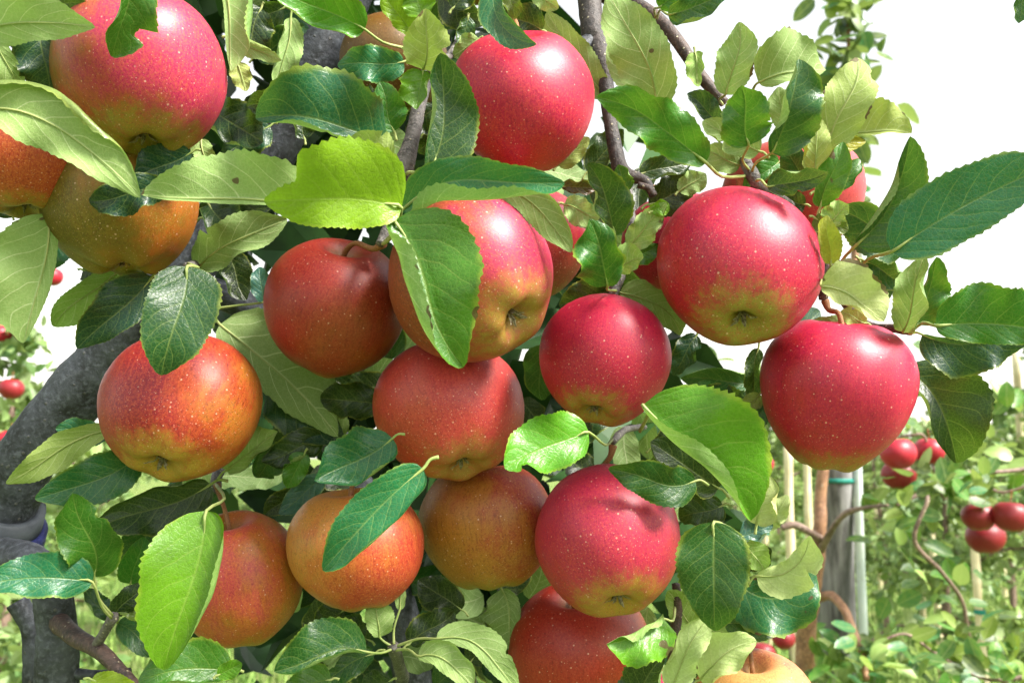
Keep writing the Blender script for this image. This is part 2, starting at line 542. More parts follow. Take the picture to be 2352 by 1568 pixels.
def orchard_tree(height, spread, nleaf, seed, leaf_len=0.085):
    r = random.Random(seed)
    root = empty("orchard_tree")
    tr = [(Vector((0, 0, -0.1)), 0.035), (Vector((r.gauss(0, .02), r.gauss(0, .02), height * .35)), 0.028),
          (Vector((r.gauss(0, .04), r.gauss(0, .04), height * .7)), 0.016), (Vector((r.gauss(0, .05), r.gauss(0, .05), height)), 0.005)]
    tube("trunk", tr, M_FARBARK, root, 7, 4)
    verts, faces = [], []
    nb = 17
    bv, bf = [], []
    for b in range(nb):
        t = 0.24 + 0.74 * (b + r.random()) / nb
        z = height * t
        az = b * 2.4 + r.uniform(-.5, .5)
        ln = spread * (1.15 - 0.8 * t) * r.uniform(.65, 1.25)
        d = Vector((math.cos(az), math.sin(az), r.uniform(-0.15, 0.5)))
        p0 = Vector((0, 0, z)); p1 = p0 + d * ln * .55; p2 = p0 + d * ln + Vector((0, 0, -ln * r.uniform(0, .35)))
        sam = catmull([(p0, .011), (p1, .008), (p2, .003)], 3)
        v, f = tube_geo(sam, 5)
        o = len(bv); bv += v; bf += [tuple(i + o for i in q) for q in f]
        for k in range(nleaf // nb):
            s = r.random() ** .8
            q = p0.lerp(p1, s * 2) if s < .5 else p1.lerp(p2, s * 2 - 1)
            q = q + rand_dir(r) * r.uniform(0, .11)
            ax = (rand_dir(r) + d * .5 + Vector((0, 0, -.2))).normalized()
            nr = (rand_dir(r) * .8 + Vector((0, 0, .7))).normalized()
            nr = (nr - ax * nr.dot(ax)).normalized()
            L = leaf_len * r.uniform(.6, 1.15)
            leaf_quad(verts, faces, q, ax, nr, L, L * .56, r.uniform(0, .5))
    mesh_obj("branches", bv, bf, M_FARBARK, root)
    mesh_obj("crown", verts, faces, M_FAR, root, smooth=False)
    return root


def dup(root, loc, rz, sc=1.0):
    r = root.copy(); C.objects.link(r)
    r.location = loc; r.rotation_euler = (0, 0, rz); r.scale = (sc, sc, sc)
    for ch in root.children:
        c = ch.copy(); C.objects.link(c); c.parent = r
    return r


def stake_mesh(h, rad):
    r = random.Random(int(h * 1000))
    pts = []
    n = 7
    for i in range(n + 1):
        t = i / n
        pts.append((Vector((0.006 * math.sin(i), 0.004 * math.cos(2 * i), -0.1 + (h + .1) * t)), rad * (1 + (.12 if i % 2 else 0))))
    return tube_geo(catmull(pts, 3), 8)


protos = [orchard_tree(2.05, 0.64, 2000, 11), orchard_tree(1.9, 0.72, 1900, 12), orchard_tree(2.2, 0.60, 2000, 13)]
used = [False] * 3
rr = random.Random(77)
# (picture column, metres away, scale, words)
SPOTS = [
    (40, 3.6, 0.98, "leafy young apple tree at the left edge beyond the grey trunk"),
    (160, 5.6, 0.95, "apple tree behind the leafy tree at the left edge"),
    (-330, 5.0, 1.0, None),
    (1800, 6.2, 0.92, "apple tree seen just left of the weathered post, farther off"),
    (2150, 5.2, 0.90, "apple tree standing behind the hanging cluster of three dark apples"),
    (2420, 4.6, 0.98, "apple tree cut by the right edge of the picture"),
    (2010, 8.0, 0.95, "apple tree a row behind, just right of the weathered post"),
    (2290, 7.6, 0.97, "apple tree a row behind, under the pale stake near the right edge"),
    (1680, 9.5, 1.0, None), (1890, 10.5, 1.0, None), (2120, 11.0, 1.0, None), (2360, 10.0, 1.02, None),
    (1780, 14.0, 1.05, None), (1960, 15.0, 1.05, None), (2180, 15.5, 1.1, None), (2330, 16, 1.1, None), (2470, 14, 1.1, None),
    (420, 7.5, 0.9, None), (640, 9.0, 0.9, None), (240, 10.5, 1.0, None),
    (560, 14, 1.0, None), (60, 9.0, 1.0, None), (1550, 13, 1.0, None),
]
stakes = []
for k, (cx, d, s, words) in enumerate(SPOTS):
    x = (cx - 1176) / F_PX * d
    i = k % 3
    if not used[i]:
        t = protos[i]; used[i] = True
        t.location = (x, d, 0); t.rotation_euler = (0, 0, rr.uniform(0, 6)); t.scale = (s, s, s)
    else:
        t = dup(protos[i], (x, d, 0), rr.uniform(0, 6), s)
    tag(t, words or ("small far apple tree in the blurred rows right of the near tree" if cx > 1176 else "small far apple tree glimpsed under the near tree at lower left"), "tree", "orchard trees in rows behind")

STAKES = [(2312, 5.0, 2.08, "pale bamboo stake rising near the right edge, tallest of the stakes"),
          (2104, 6.0, 1.75, "pale bamboo stake behind the trio of apples beside the post"),
          (1832, 5.2, 1.62, "pale bamboo stake close left of the weathered post"),
          (1788, 4.6, 1.55, "thick pale stake left of the post, behind the yellow leaves"),
          (2077, 8.5, 1.65, "thin pale stake right of the post in the blurred grass"),
          (2192, 4.8, 1.30, "pale stake with a teal tie below the hanging twig"),
          (2262, 9.5, 1.7, "thin far pale stake between the two right-hand trees"),
          (1738, 7.5, 1.6, None), (1990, 10.5, 1.75, None), (2215, 12, 1.8, None), (25, 5.4, 1.6, "pale stake at the left edge behind the trunk"),
          (380, 7.6, 1.2, None), (640, 9.2, 1.4, None)]
for cx, d, h, words in STAKES:
    v, f = stake_mesh(h, 0.021 if d < 7 else 0.025)
    o = mesh_obj("bamboo_stake", v, f, M_STAKE)
    o.location = ((cx - 1176) / F_PX * d, d - 0.12, 0)
    tag(o, words or "thin far pale stake in the blurred rows beyond the grass", "stake", "stakes in the orchard rows")
    # plastic tie round the stake
    zt = h * 0.55
    tv, tf = [], []
    ns = 14
    for q in range(ns):
        a = 2 * math.pi * q / ns
        for rad, dz in ((.027, -.012), (.027, .012)):
            tv.append((rad * math.cos(a), rad * math.sin(a), zt + dz))
    for q in range(ns):
        a = 2 * q; b = 2 * ((q + 1) % ns)
        tf.append((a, b, b + 1, a + 1))
    mesh_obj("tie", tv, tf, M_TIE, o)

# ------------------------------------------------------------------ leaf builder
SH = [(0.0, 0.0)]
def half_shape(t):
    return (max(t, 0) ** 0.46) * (max(1 - t, 0) ** 0.62) * (1 - 0.25 * max(0, t - .8) / .2)
SH_MAX = max(half_shape(i / 200) for i in range(201))

COL = {
    'green': (0.014, 0.098, 0.016), 'mid': (0.044, 0.205, 0.014), 'bright': (0.140, 0.400, 0.012), 'lime': (0.27, 0.50, 0.014),
    'dark': (0.009, 0.038, 0.007), 'vdark': (0.005, 0.018, 0.004), 'teal': (0.010, 0.150, 0.055), 'tealdk': (0.005, 0.060, 0.034),  # vdark: leaf colour lowered to paint the deep shade between apples
    'olive': (0.150, 0.230, 0.030), 'yellow': (0.46, 0.48, 0.05), 'gold': (0.60, 0.48, 0.07), 'pale': (0.26, 0.40, 0.11),
    'cream': (0.95, 0.95, 0.42), 'brown': (0.14, 0.055, 0.02), 'blue': (0.05, 0.17, 0.13),
}
N_LEAF = [0]


def leaf(parent, bx, by, tx, ty, wl, wr, d0, d1=None, side=1, col='green', bend=0.0, bow=0.0, fl=12.0, fr=12.0, cl=0.0, cr=0.0,
         u0=0.55, roll=0.0, twist=0.0, wave=10.0, spots=0.0, pet=None, lod=1, droop=0.0, bite=None):
    """One apple leaf from stalk end (bx,by) to tip; wl / wr are the half blades left and right of the way to the tip.
    fl / fr: lift of each half, cl / cr: extra rolling of its margin, both towards the viewer."""
    d0 /= 100.0
    d1 = d0 if d1 is None else d1 / 100.0
    N_LEAF[0] += 1
    r = random.Random(N_LEAF[0] * 7919)
    B, T = P(bx, by, d0), P(tx, ty, d1)
    s = 0.5 * (d0 + d1) / F_PX
    c = T - B
    L = c.length
    c.normalize()
    v = (EYE - (B + T) * 0.5).normalized()
    lt = v.cross(c).normalized()
    n = c.cross(lt).normalized()
    rows = 58 if lod else 22
    us = (0, .14, .34, .55, .72, .86, .95, 1.0) if lod else (0, .3, .65, 1.0)
    nt = 19 if L > 0.045 else 13
    ph = r.uniform(0, 6.28); fq = r.uniform(1.5, 2.6)
    ph2 = r.uniform(0, 6.28)
    if lod:
        if twist == 0:
            twist = r.uniform(-42, 42)
        if bow == 0:
            bow = r.uniform(-.05, .15) * L / s
        wave = wave * r.uniform(1.0, 2.3)
    tipc = r.uniform(-.18, .20) * L
    if lod and bite is not False:
        wl *= r.uniform(.9, 1.12); wr *= r.uniform(.9, 1.12)
        if cl == 0 and cr == 0 and r.random() < .45:
            if r.random() < .5:
                cl = r.uniform(50, 130)
            else:
                cr = r.uniform(50, 130)
            u0 = .6
    sb = r.uniform(-.035, .035) * L
    if bite is None and r.random() < .22:
        b0 = r.uniform(.25, .75)
        bite = (r.choice((1, -1)), b0, b0 + r.uniform(.07, .14), r.uniform(.2, .45))

    def spine(t):
        q = 4 * t * (1 - t)
        return B + c * (L * t) + lt * (bend * s * q) + n * (bow * s * q) - Vector((0, 0, 1)) * (droop * s * t * t) + n * (tipc * max(0, t - .55) ** 2 / .2) + lt * (sb * math.sin(2 * math.pi * t))
    verts, uvs, faces = [], [], []
    ncol = 2 * len(us) - 1
    spine_pts = []
    for i in range(rows + 1):
        t = i / rows
        p = spine(t)
        tg = (spine(min(t + .02, 1)) - spine(max(t - .02, 0))).normalized()
        l1 = (lt - tg * lt.dot(tg)).normalized()
        ra = math.radians(roll + twist * (t - .4))
        n1 = tg.cross(l1)
        l2 = l1 * math.cos(ra) + n1 * math.sin(ra)
        n2 = tg.cross(l2)
        spine_pts.append((p, n2))
        hw = half_shape(t) / SH_MAX
        asym = 1 + 0.07 * math.sin(5 * t + ph2)
        saw = (t * nt) % 1.0
        tooth = (0.055 if lod else 0.03) * (saw - 0.35) * (1 if 0.06 < t < .985 else 0) * (0.6 + .8 * r.random())
        row_l, row_r = [], []
        for sgn, W, f0, cu, row in ((1, wl, fl, cl, row_l), (-1, wr, fr, cr, row_r)):
            q = p.copy()
            pu = 0
            for j, u in enumerate(us):
                if j:
                    um = 0.5 * (u + pu)
                    k = min(1.0, 1.7 * max(0.0, (um - u0) / (1 - u0)))
                    # margins roll less near both ends of the blade
                    th = math.radians(f0 + cu * k * (0.35 + 0.65 * math.sin(math.pi * min(1, t * 1.05)))
                                      + wave * um * math.sin(2 * math.pi * fq * t + ph + (1.3 if sgn > 0 else 0)) * 1.6)
                    w = W * s * hw * asym * (u - pu) * (1 + .10 * mnoise.noise(Vector((t * 4.5, sgn * 3.0, ph2))))
                    if bite and bite[0] == sgn and bite[1] < t < bite[2]:
                        w *= 1 - bite[3] * min(1, min(t - bite[1], (bite[2] - t) if bite[2] < 1 else 1) / .05)
                    if j == len(us) - 1:
                        w += W * s * tooth * (0.35 + hw)
                    q = q + (l2 * sgn * math.cos(th) + n2 * math.sin(th)) * w
                    pu = u
                row.append((q.copy(), 0.5 - sgn * 0.5 * u))
        line = list(reversed(row_l)) + row_r[1:]
        for q, uu in line:
            verts.append(q); uvs.append((uu, t))
    for i in range(rows):
        for j in range(ncol - 1):
            a = i * ncol + j
            q = (a, a + 1, a + ncol + 1, a + ncol)
            faces.append(q if side > 0 else tuple(reversed(q)))
    # top face towards the viewer when side > 0
    o = mesh_obj("leaf", verts, faces, M_LEAF, parent, uvs)
    base = COL[col] if isinstance(col, str) else col
    k = 0.66 * r.uniform(0.75, 1.2)
    if col in ('yellow', 'gold', 'cream'):
        o["label"] = "yellowing leaf with brown flecks" if spots > .3 else "yellowing leaf"
    elif col == 'brown':
        o["label"] = "dry curled brown leaf"
    o.color = (base[0] * k * r.uniform(.9, 1.12), base[1] * k, base[2] * k, spots)
    if lod:
        # leaf stalk running on as the midrib
        if pet is None:
            pp = B - c * (L * 0.16) - Vector((0, 0, 1)) * (L * 0.03)
            pm = B - c * (L * 0.07) + Vector((0, 0, 1)) * (L * 0.015)
        else:
            pp = P(pet[0], pet[1], (pet[2] if len(pet) > 2 else d0 * 100) / 100.0)
            pm = (pp + B) * .5 + lt * (pp - B).length * .08
        lift = -0.0004 if side > 0 else 0.0006
        w0 = 0.00085 if L > 0.05 else 0.00065
        pts = [(pp, w0 * 1.25), (pm, w0), (B, w0)]
        for t in (.15, .32, .5, .68, .84, .95):
            p, n2 = spine_pts[int(t * rows)]
            pts.append((p + n2 * lift, w0 * (1 - t) * .55 + .00008))
        st = tube("leaf_stalk", pts, M_STALK, o, 6, 3)
    return o


# ------------------------------------------------------------------ the apple tree in front: trunk, limbs, twigs
base_pt = P(-330, 1600, 0.62)
tree = empty("apple_tree", (base_pt.x, base_pt.y, 0.0))
tag(tree, "apple tree close to the camera with grey limbs, serrated green leaves and ripe fruit", "tree")
tree_off = Vector((base_pt.x, base_pt.y, 0.0))
tree.location = (0, 0, 0)     # parts are laid out in place; the root is moved to the foot at the end
trunk_pts = [(Vector((base_pt.x - .03, base_pt.y + .06, -0.15)), .062), (Vector((base_pt.x - .01, base_pt.y + .03, 0.5)), .052),
             (Vector((base_pt.x, base_pt.y, base_pt.z - .12)), .040)]
trunk_pts += px([(-150, 1400, .61, 88), (-20, 1215, .60, 74), (65, 1050, .59, 68), (185, 895, .59, 66), (330, 725, .59, 60), (470, 575, .59, 52)])
trunk_pts += px([(610, 395, .60, 46), (690, 210, .60, 54), (745, 90, .60, 58), (835, -80, .62, 52), (930, -300, .64, 44)])
trunk = tube("trunk", trunk_pts, M_BARK, tree, 20, 10, 0.07, 3)
tube("branch", px([(395, 645, .60, 34), (480, 668, .60, 34), (560, 702, .60, 36), (625, 780, .62, 36), (740, 960, .66, 36), (860, 1200, .68, 38),
                   (925, 1430, .66, 42), (950, 1600, .66, 46), (955, 1900, .66, 48)]), M_BARK, tree, 14, 8, 0.06, 5)
tube("branch", px([(-140, 1300, .60, 46), (-40, 1282, .56, 44), (50, 1285, .54, 44), (108, 1330, .53, 42), (128, 1420, .53, 44), (132, 1510, .53, 48),
                   (125, 1640, .53, 50), (110, 1800, .53, 54)]), M_BARK, tree, 14, 8, 0.08, 9)
tube("branch", px([(40, 1380, .57, 24), (72, 1440, .57, 24), (80, 1520, .57, 26), (78, 1650, .57, 28)]), M_BARK, tree, 10, 6, 0.08, 10)
tube("twig", px([(128, 1420, .53, 24), (170, 1460, .50, 21), (230, 1495, .48, 18), (275, 1540, .47, 16), (330, 1600, .46, 14)]), M_TWIG, tree, 10, 6, 0.07, 2)
tube("twig", px([(215, 1490, .485, 12), (240, 1450, .475, 11), (258, 1420, .47, 13), (262, 1405, .47, 9)]), M_SPUR, tree, 8, 5, 0.12, 4)
tube("twig", px([(160, 1545, .53, 14), (230, 1548, .53, 10), (300, 1538, .53, 6)]), M_BARK, tree, 8, 4, 0.06, 4)
# central fruiting twig
tube("twig", px([(1000, 60, .56, 17), (985, 150, .52, 16), (962, 245, .49, 16), (945, 325, .47, 18), (926, 385, .455, 25), (908, 428, .45, 15), (912, 465, .445, 14),
                 (893, 520, .44, 14), (872, 562, .435, 10)]), M_SPUR, tree, 12, 6, 0.10, 6)
tube("twig", px([(926, 392, .455, 17), (900, 400, .45, 11), (870, 378, .44, 7)]), M_SPUR, tree, 8, 4, 0.08, 7)
tube("twig", px([(1060, -40, .58, 12), (1075, 40, .52, 11), (1045, 110, .47, 9), (1010, 150, .45, 10), (985, 165, .44, 7)]), M_SPUR, tree, 8, 5, 0.08, 8)
# upper right twigs
tube("twig", px([(1330, -160, .54, 32), (1352, -20, .53, 27), (1360, 70, .52, 27), (1372, 100, .52, 31), (1384, 140, .51, 24), (1392, 200, .505, 18), (1402, 280, .50, 16),
                 (1415, 350, .495, 17), (1432, 398, .49, 19), (1480, 415, .485, 12), (1500, 450, .48, 9)]), M_DKTWIG, tree, 12, 6, 0.08, 11)
tube("twig", px([(1368, 92, .52, 22), (1342, 102, .515, 20), (1322, 112, .51, 17), (1312, 118, .51, 15)]), M_BARK, tree, 10, 4, 0.12, 12)
tube("twig", px([(1320, -60, .545, 24), (1395, -10, .54, 21), (1445, 2, .53, 17), (1510, 42, .52, 15), (1560, 100, .51, 15), (1610, 175, .505, 14), (1664, 237, .50, 12)]),
     M_TWIG, tree, 10, 6, 0.06, 13)
tube("twig", px([(1502, 450, .48, 9), (1490, 432, .48, 8), (1465, 425, .48, 8)]), M_TWIG, tree, 8, 3, 0.06, 13)
# spur above the small centre apple
tube("twig", px([(1435, 400, .55, 12), (1450, 520, .52, 11), (1432, 600, .49, 11), (1418, 640, .47, 17), (1412, 660, .465, 14), (1408, 680, .46, 9)]), M_SPUR, tree, 10, 5, 0.12, 14)
# spur at the right: above the big apple and beside it
tube("twig", px([(1690, 300, .50, 10), (1712, 370, .47, 13), (1728, 400, .46, 17), (1740, 425, .46, 13), (1785, 450, .47, 10), (1830, 480, .50, 9)]), M_SPUR, tree, 10, 5, 0.14, 15)
tube("twig", px([(1850, 480, .52, 12), (1900, 560, .50, 13), (1905, 625, .485, 20), (1895, 660, .48, 14), (1890, 690, .48, 9)]), M_TWIG, tree, 10, 5, 0.14, 16)
tube("twig", px([(1905, 640, .485, 12), (1980, 740, .50, 10), (2060, 755, .48, 11), (2092, 762, .47, 9)]), M_TWIG, tree, 8, 5, 0.1, 17)
# spurs low in the middle
tube("twig", px([(1480, 980, .57, 7), (1440, 985, .54, 8), (1420, 1000, .52, 9), (1408, 1015, .505, 7)]), M_SPUR, tree, 10, 4, 0.16, 18)
tube("twig", px([(1553, 1340, .50, 10), (1556, 1400, .50, 12), (1550, 1470, .50, 13), (1545, 1530, .50, 13), (1540, 1620, .50, 14)]), M_TWIG, tree, 10, 5, 0.08, 19)
tube("twig", px([(1600, 1200, .52, 8), (1660, 1225, .50, 10), (1690, 1240, .49, 8)]), M_SPUR, tree, 8, 4, 0.14, 20)
tube("twig", px([(925, 1560, .62, 16), (912, 1510, .52, 14), (905, 1488, .48, 15), (903, 1478, .475, 10)]), M_SPUR, tree, 10, 4, 0.14, 21)
tube("twig", px([(520, 1060, .58, 11), (500, 1090, .54, 12), (497, 1112, .52, 13), (500, 1130, .515, 8)]), M_SPUR, tree, 8, 4, 0.14, 22)
tube("twig", px([(470, 560, .58, 14), (458, 600, .53, 13), (436, 612, .49, 12), (428, 610, .48, 8)]), M_SPUR, tree, 8, 4, 0.14, 23)

# ------------------------------------------------------------------ apples
def apple_mesh(name, mat, hr=0.9, conic=0.08, lobes=0.03, seed=0, nu=56, nv=34, skew=0.03, top_cav=0.32, bot_cav=0.25):
    r = random.Random(seed)
    ph = r.uniform(0, 6.28); ph3 = r.uniform(0, 6.28)
    verts, faces = [], []
    rings = []
    for j in range(nv + 1):
        # finer rings near both poles where the hollows are
        a = math.pi * (j / nv)
        a = a - 0.22 * math.sin(2 * a)
        ring = []
        rho = math.sin(a) ** 0.93 if 0 < j < nv else 0.0
        z = hr * math.cos(a)
        rho *= 1 + conic * math.cos(a) - 0.02 * math.cos(2 * a)
        z2 = z
        if z > 0:
            z2 -= top_cav * math.exp(-(rho / 0.27) ** 2)
        else:
            z2 += bot_cav * math.exp(-(rho / 0.21) ** 2)
        if j in (0, nv):
            verts.append(Vector((0, 0, z2)))
            rings.append([len(verts) - 1] * nu)
            continue
        for i in range(nu):
            th = 2 * math.pi * i / nu
            low = max(0.0, -math.cos(a)) ** 2
            hi = max(0.0, math.cos(a)) ** 2
            lb = 1 + lobes * math.cos(5 * th + ph) * (low * .9 + hi * .35) * math.sin(a) + 0.014 * math.cos(3 * th + ph3) + skew * math.cos(2 * th + ph3)
            zz = z2 - lobes * 0.9 * math.cos(5 * th + ph) * low * math.exp(-((rho - .45) / .25) ** 2) + skew * rho * math.cos(th + ph)
            v = Vector((rho * lb * math.cos(th), rho * lb * math.sin(th), zz))
            v *= 1 + 0.022 * mnoise.noise(v * 1.7 + Vector((seed, 0, 0)))
            verts.append(v)
            ring.append(len(verts) - 1)
        rings.append(ring)
    for j in range(nv):
        for i in range(nu):
            k = (i + 1) % nu
            a, b, c, d = rings[j][i], rings[j][k], rings[j + 1][k], rings[j + 1][i]
            if j == 0:
                faces.append((a, d, c))
            elif j == nv - 1:
                faces.append((a, d, b))
            else:
                faces.append((a, d, c, b))
    o = mesh_obj(name, verts, faces, mat)
    return o, verts[0].z, verts[-1].z


def calyx_geo(zb, seed):
    r = random.Random(seed)
    verts, faces = [], []
    for k in range(5):
        az = k * 2 * math.pi / 5 + r.uniform(-.2, .2)
        d = Vector((math.cos(az), math.sin(az), 0)); s = Vector((-d.y, d.x, 0))
        ln = r.uniform(.15, .24); fl = r.uniform(.25, .9)
        base = Vector((0, 0, zb + .01)) + d * .035
        pts = [(base, .034), (base + d * ln * .35 * fl + Vector((0, 0, -ln * .55)), .028), (base + d * ln * fl + Vector((0, 0, -ln * r.uniform(.6, 1.0))), .004)]
        i = len(verts)
        for p, w in pts:
            verts += [p + s * w + d * .006, p - s * w + d * .006, p - d * .012]
        for q in range(2):
            a = i + q * 3
            faces += [(a, a + 1, a + 4, a + 3), (a + 1, a + 2, a + 5, a + 4), (a + 2, a, a + 3, a + 5)]
    i = len(verts)
    for k in range(10):
        az = k * .628
        verts.append(Vector((.05 * math.cos(az), .05 * math.sin(az), zb - .012)))
    faces.append(tuple(range(i, i + 10)))
    return verts, faces


APPLES = []


def apple(label, x, y, rp, d, down, base, mid, blush, bdir, thr=.45, soft=.3, hr=.9, conic=.07, lobes=.03, seed=1, stalk=None,
          eye=(0.34, 0.30, 0.035), eye_amt=.9, group="ripe apples on the near tree", spin=0.0, detail=True, dots=.8, eye_z=-.90, wx=1.0, stem_len=0.75):
    d /= 100.0
    R = rp * d / F_PX
    loc = P(x, y, d)
    dn = cdir(*down).normalized()
    zax = -dn
    ref = cdir(0, 0, 1)
    xax = (ref - zax * ref.dot(zax)).normalized()
    yax = zax.cross(xax)
    rot = Matrix((xax, yax, zax)).transposed()
    bl = rot.inverted() @ cdir(*bdir).normalized()
    base, mid, blush, eye = [tuple(c * .70 for c in q) for q in (base, mid, blush, eye)]
    mat = apple_material("apple_skin", base, mid, blush, bl, thr, soft, eye, eye_amt, seed * 3.17, dots, eye_z)
    o, zt, zb = apple_mesh("apple", mat, hr, conic, lobes, seed, 56 if detail else 28, 34 if detail else 18)
    o.matrix_world = Matrix.Translation(loc) @ rot.to_4x4() @ Matrix.Scale(R, 4)
    inv = o.matrix_world.inverted()
    if detail:
        v, f = calyx_geo(zb, seed)
        mesh_obj("calyx", v, f, M_SEPAL, o, smooth=False)
    r = random.Random(seed + 500)
    if stalk is not None:
        e = inv @ P(stalk[0], stalk[1], stalk[2] / 100.0)
    else:
        e = Vector((r.uniform(-.15, .15), r.uniform(-.15, .15), zt + stem_len))
    m1 = Vector((0, 0, zt + .30)).lerp(e, .25)
    tube("stalk", [(Vector((0, 0, zt - .03)), .045), (Vector((0, 0, zt + .16)), .040), (m1, .036), (Vector((0, 0, zt)).lerp(e, .75), .040), (e, .062)],
         M_STEM, o, 8, 4, .08, seed)
    tag(o, label, "apple", group)
    APPLES.append(o)
    return o


RED = (0.56, 0.010, 0.070)
DEEP = (0.40, 0.008, 0.040)
PINK = (0.62, 0.026, 0.115)
ORED = (0.50, 0.060, 0.022)
BROWN = (0.34, 0.060, 0.020)
ORANGE = (0.56, 0.16, 0.025)
AMBER = (0.46, 0.22, 0.030)
OLIVE = (0.30, 0.22, 0.025)
YGREEN = (0.36, 0.33, 0.04)

apple("large pink-red apple at the top left with its open eye facing down", 323, 174, 190, 45, (.14, -.97, .18), (.24, .16, .018), (.46, .10, .02), PINK, (.90, .22, .30), .47, .30,
      hr=.98, conic=.10, lobes=.04, seed=1, stalk=(300, -60, 48), eye_z=-.86)
apple("orange-red apple cut by the left edge under a pale leaf", 52, 362, 152, 46, (.1, -.95, .1), AMBER, ORANGE, ORED, (.5, .1, .6), .42, .4, seed=2, stalk=(20, 170, 47))
apple("olive and orange apple in shade beneath the pale horizontal leaf", 280, 470, 165, 48, (.1, -.96, .12), (.13, .10, .010), (.24, .15, .012), (.56, .15, .018), (.95, .2, .1), .66, .30,  # ground colours lowered to carry the shadow from above
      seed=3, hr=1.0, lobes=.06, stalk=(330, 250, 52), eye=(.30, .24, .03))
apple("shiny red apple at the top centre with a leaf tip over its stalk hollow", 1198, 234, 167, 46, (.06, -.88, -.42), ORED, (.58, .05, .03), RED, (.2, .6, .6), 0.30, .35,
      hr=.98, seed=4, stalk=(1175, 20, 47), eye_z=-.90, conic=.05)
apple("pink apple in the centre with its dry eye turned right, behind a folded leaf", 1084, 636, 193, 44.5, (.60, -.56, .56), (.26, .07, .02), (.44, .08, .025), PINK, (.90, .35, .25), .54, .32,  # brown left side painted in for the leaf's shadow
      hr=1.0, seed=5, stalk=(935, 480, 45), eye=(.42, .30, .05), eye_z=-.92, conic=.04)
apple("brownish red apple beneath the bright yellow-green leaf", 771, 706, 163, 48.5, (-.22, -.88, -.34), (.34, .10, .015), (.32, .048, .012), (.36, .018, .014), (-.5, .5, .5), .52, .36,
      hr=.98, seed=6, stalk=(880, 560, 45), eye_z=-.90, dots=.5)
apple("coral red apple pressed under the central pink one", 1032, 944, 171, 49.0, (.26, -.80, .52), (.42, .12, .03), (.54, .075, .035), (.60, .05, .055), (.7, .5, .4), .40, .4,
      hr=.93, seed=7, stalk=(1060, 760, 52), eye=(.40, .25, .05), eye_z=-.90)
apple("small round crimson apple right of centre under a leafy spur", 1388, 829, 152, 46.5, (-.22, -.84, .45), ORED, (.52, .03, .03), RED, (.3, .5, .6), 0.37, .35,
      hr=.96, seed=8, stalk=(1412, 662, 46.5), eye_z=-.93, conic=.10)
apple("big crimson apple on the right with a yellow-green base and dark eye", 1696, 615, 181, 45, (-.10, -.78, .62), ORED, (.56, .03, .035), RED, (.4, .5, .6), 0.38, .34,
      hr=1.01, seed=9, stalk=(1700, 402, 46), eye_z=-.91, lobes=.015, eye=(.36, .36, .05))
apple("tapered crimson apple hanging lowest on the right against the orchard", 1918, 908, 163, 47, (-.08, -1, -.06), BROWN, (.52, .022, .03), RED, (.5, .4, .6), 0.40, .34,
      hr=1.12, conic=.22, seed=10, stalk=(1895, 690, 48), eye_z=-.90)
apple("glossy orange apple with a crimson left cheek before the grey trunk", 417, 934, 171, 46.5, (-.06, -.76, .63), (.54, .20, .025), (.50, .070, .014), (.34, .008, .022), (-.90, .25, .22), .38, .28,
      hr=1.02, seed=11, stalk=(400, 770, 50), eye=(.50, .34, .04), eye_z=-.90)
apple("peach and red apple at the bottom left behind a long leaf", 548, 1326, 144, 50, (.12, -.96, -.18), (.42, .22, .02), (.58, .15, .025), (.64, .06, .08), (-.15, .25, .9), .72, .28,
      hr=1.06, conic=.02, seed=12, stalk=(498, 1112, 51), eye_z=-.90)
apple("pale orange apple crossed by a dark glossy leaf", 820, 1256, 153, 48.5, (.12, -.93, .02), (.60, .29, .05), (.60, .16, .03), (.56, .05, .03), (.8, -.5, .2), .56, .34,
      hr=.93, seed=13, stalk=(840, 1080, 52), eye_z=-.90)
apple("amber brown apple in shade low in the centre", 1120, 1206, 152, 52.5, (.1, -.95, .1), (.46, .20, .025), (.46, .16, .025), (.42, .035, .03), (.85, .5, .1), .60, .32,
      hr=.97, seed=14, stalk=(1150, 1030, 55), eye_z=-.90)
apple("magenta-red apple with an orange base and open eye, lower right of centre", 1396, 1241, 168, 48, (.10, -.78, .62), ORANGE, (.54, .05, .03), (.56, .022, .085), (-.1, .6, .6), 0.38, .34,
      hr=.99, lobes=.015, seed=15, stalk=(1408, 1022, 50), eye=(.52, .36, .04), eye_z=-.90)
apple("dark orange-red apple tucked under the magenta one at the bottom", 1330, 1494, 156, 53.5, (.1, -.95, -.2), (.36, .08, .015), (.38, .045, .013), (.44, .025, .015), (-.7, .3, .4), .50, .35,
      hr=.98, seed=16, stalk=(1400, 1340, 56), eye_z=-.90)
apple("pale peach apple cut by the bottom edge near the yellowing leaves", 1735, 1626, 138, 46, (.1, -.95, -.1), (.66, .36, .11), (.66, .30, .10), (.60, .14, .08), (.6, .6, -.5), .72, .3,
      seed=17, stalk=(1720, 1470, 49))
apple("sliver of pink apple at the bottom edge beside the dark orange-red one", 1490, 1648, 112, 56, (.1, -.95, .1), ORED, RED, PINK, (-.2, .5, .6), .3, .3, seed=18, stalk=(1520, 1530, 57))
apple("red apple half hidden behind the leaves above the big crimson apple", 1820, 452, 154, 53.5, (.0, -.97, .1), (.40, .09, .03), (.50, .05, .04), (.62, .06, .08), (.95, .2, .1), .42, .35,
      seed=19, stalk=(1850, 300, 56))
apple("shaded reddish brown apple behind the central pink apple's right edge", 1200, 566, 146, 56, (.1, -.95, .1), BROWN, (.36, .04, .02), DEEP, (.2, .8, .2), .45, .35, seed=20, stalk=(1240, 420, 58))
apple("dark red apple in the gap behind the big crimson apple", 1562, 560, 127, 56, (.1, -.95, .1), BROWN, DEEP, DEEP, (0, .5, .5), .3, .35, seed=21, stalk=(1500, 430, 58))
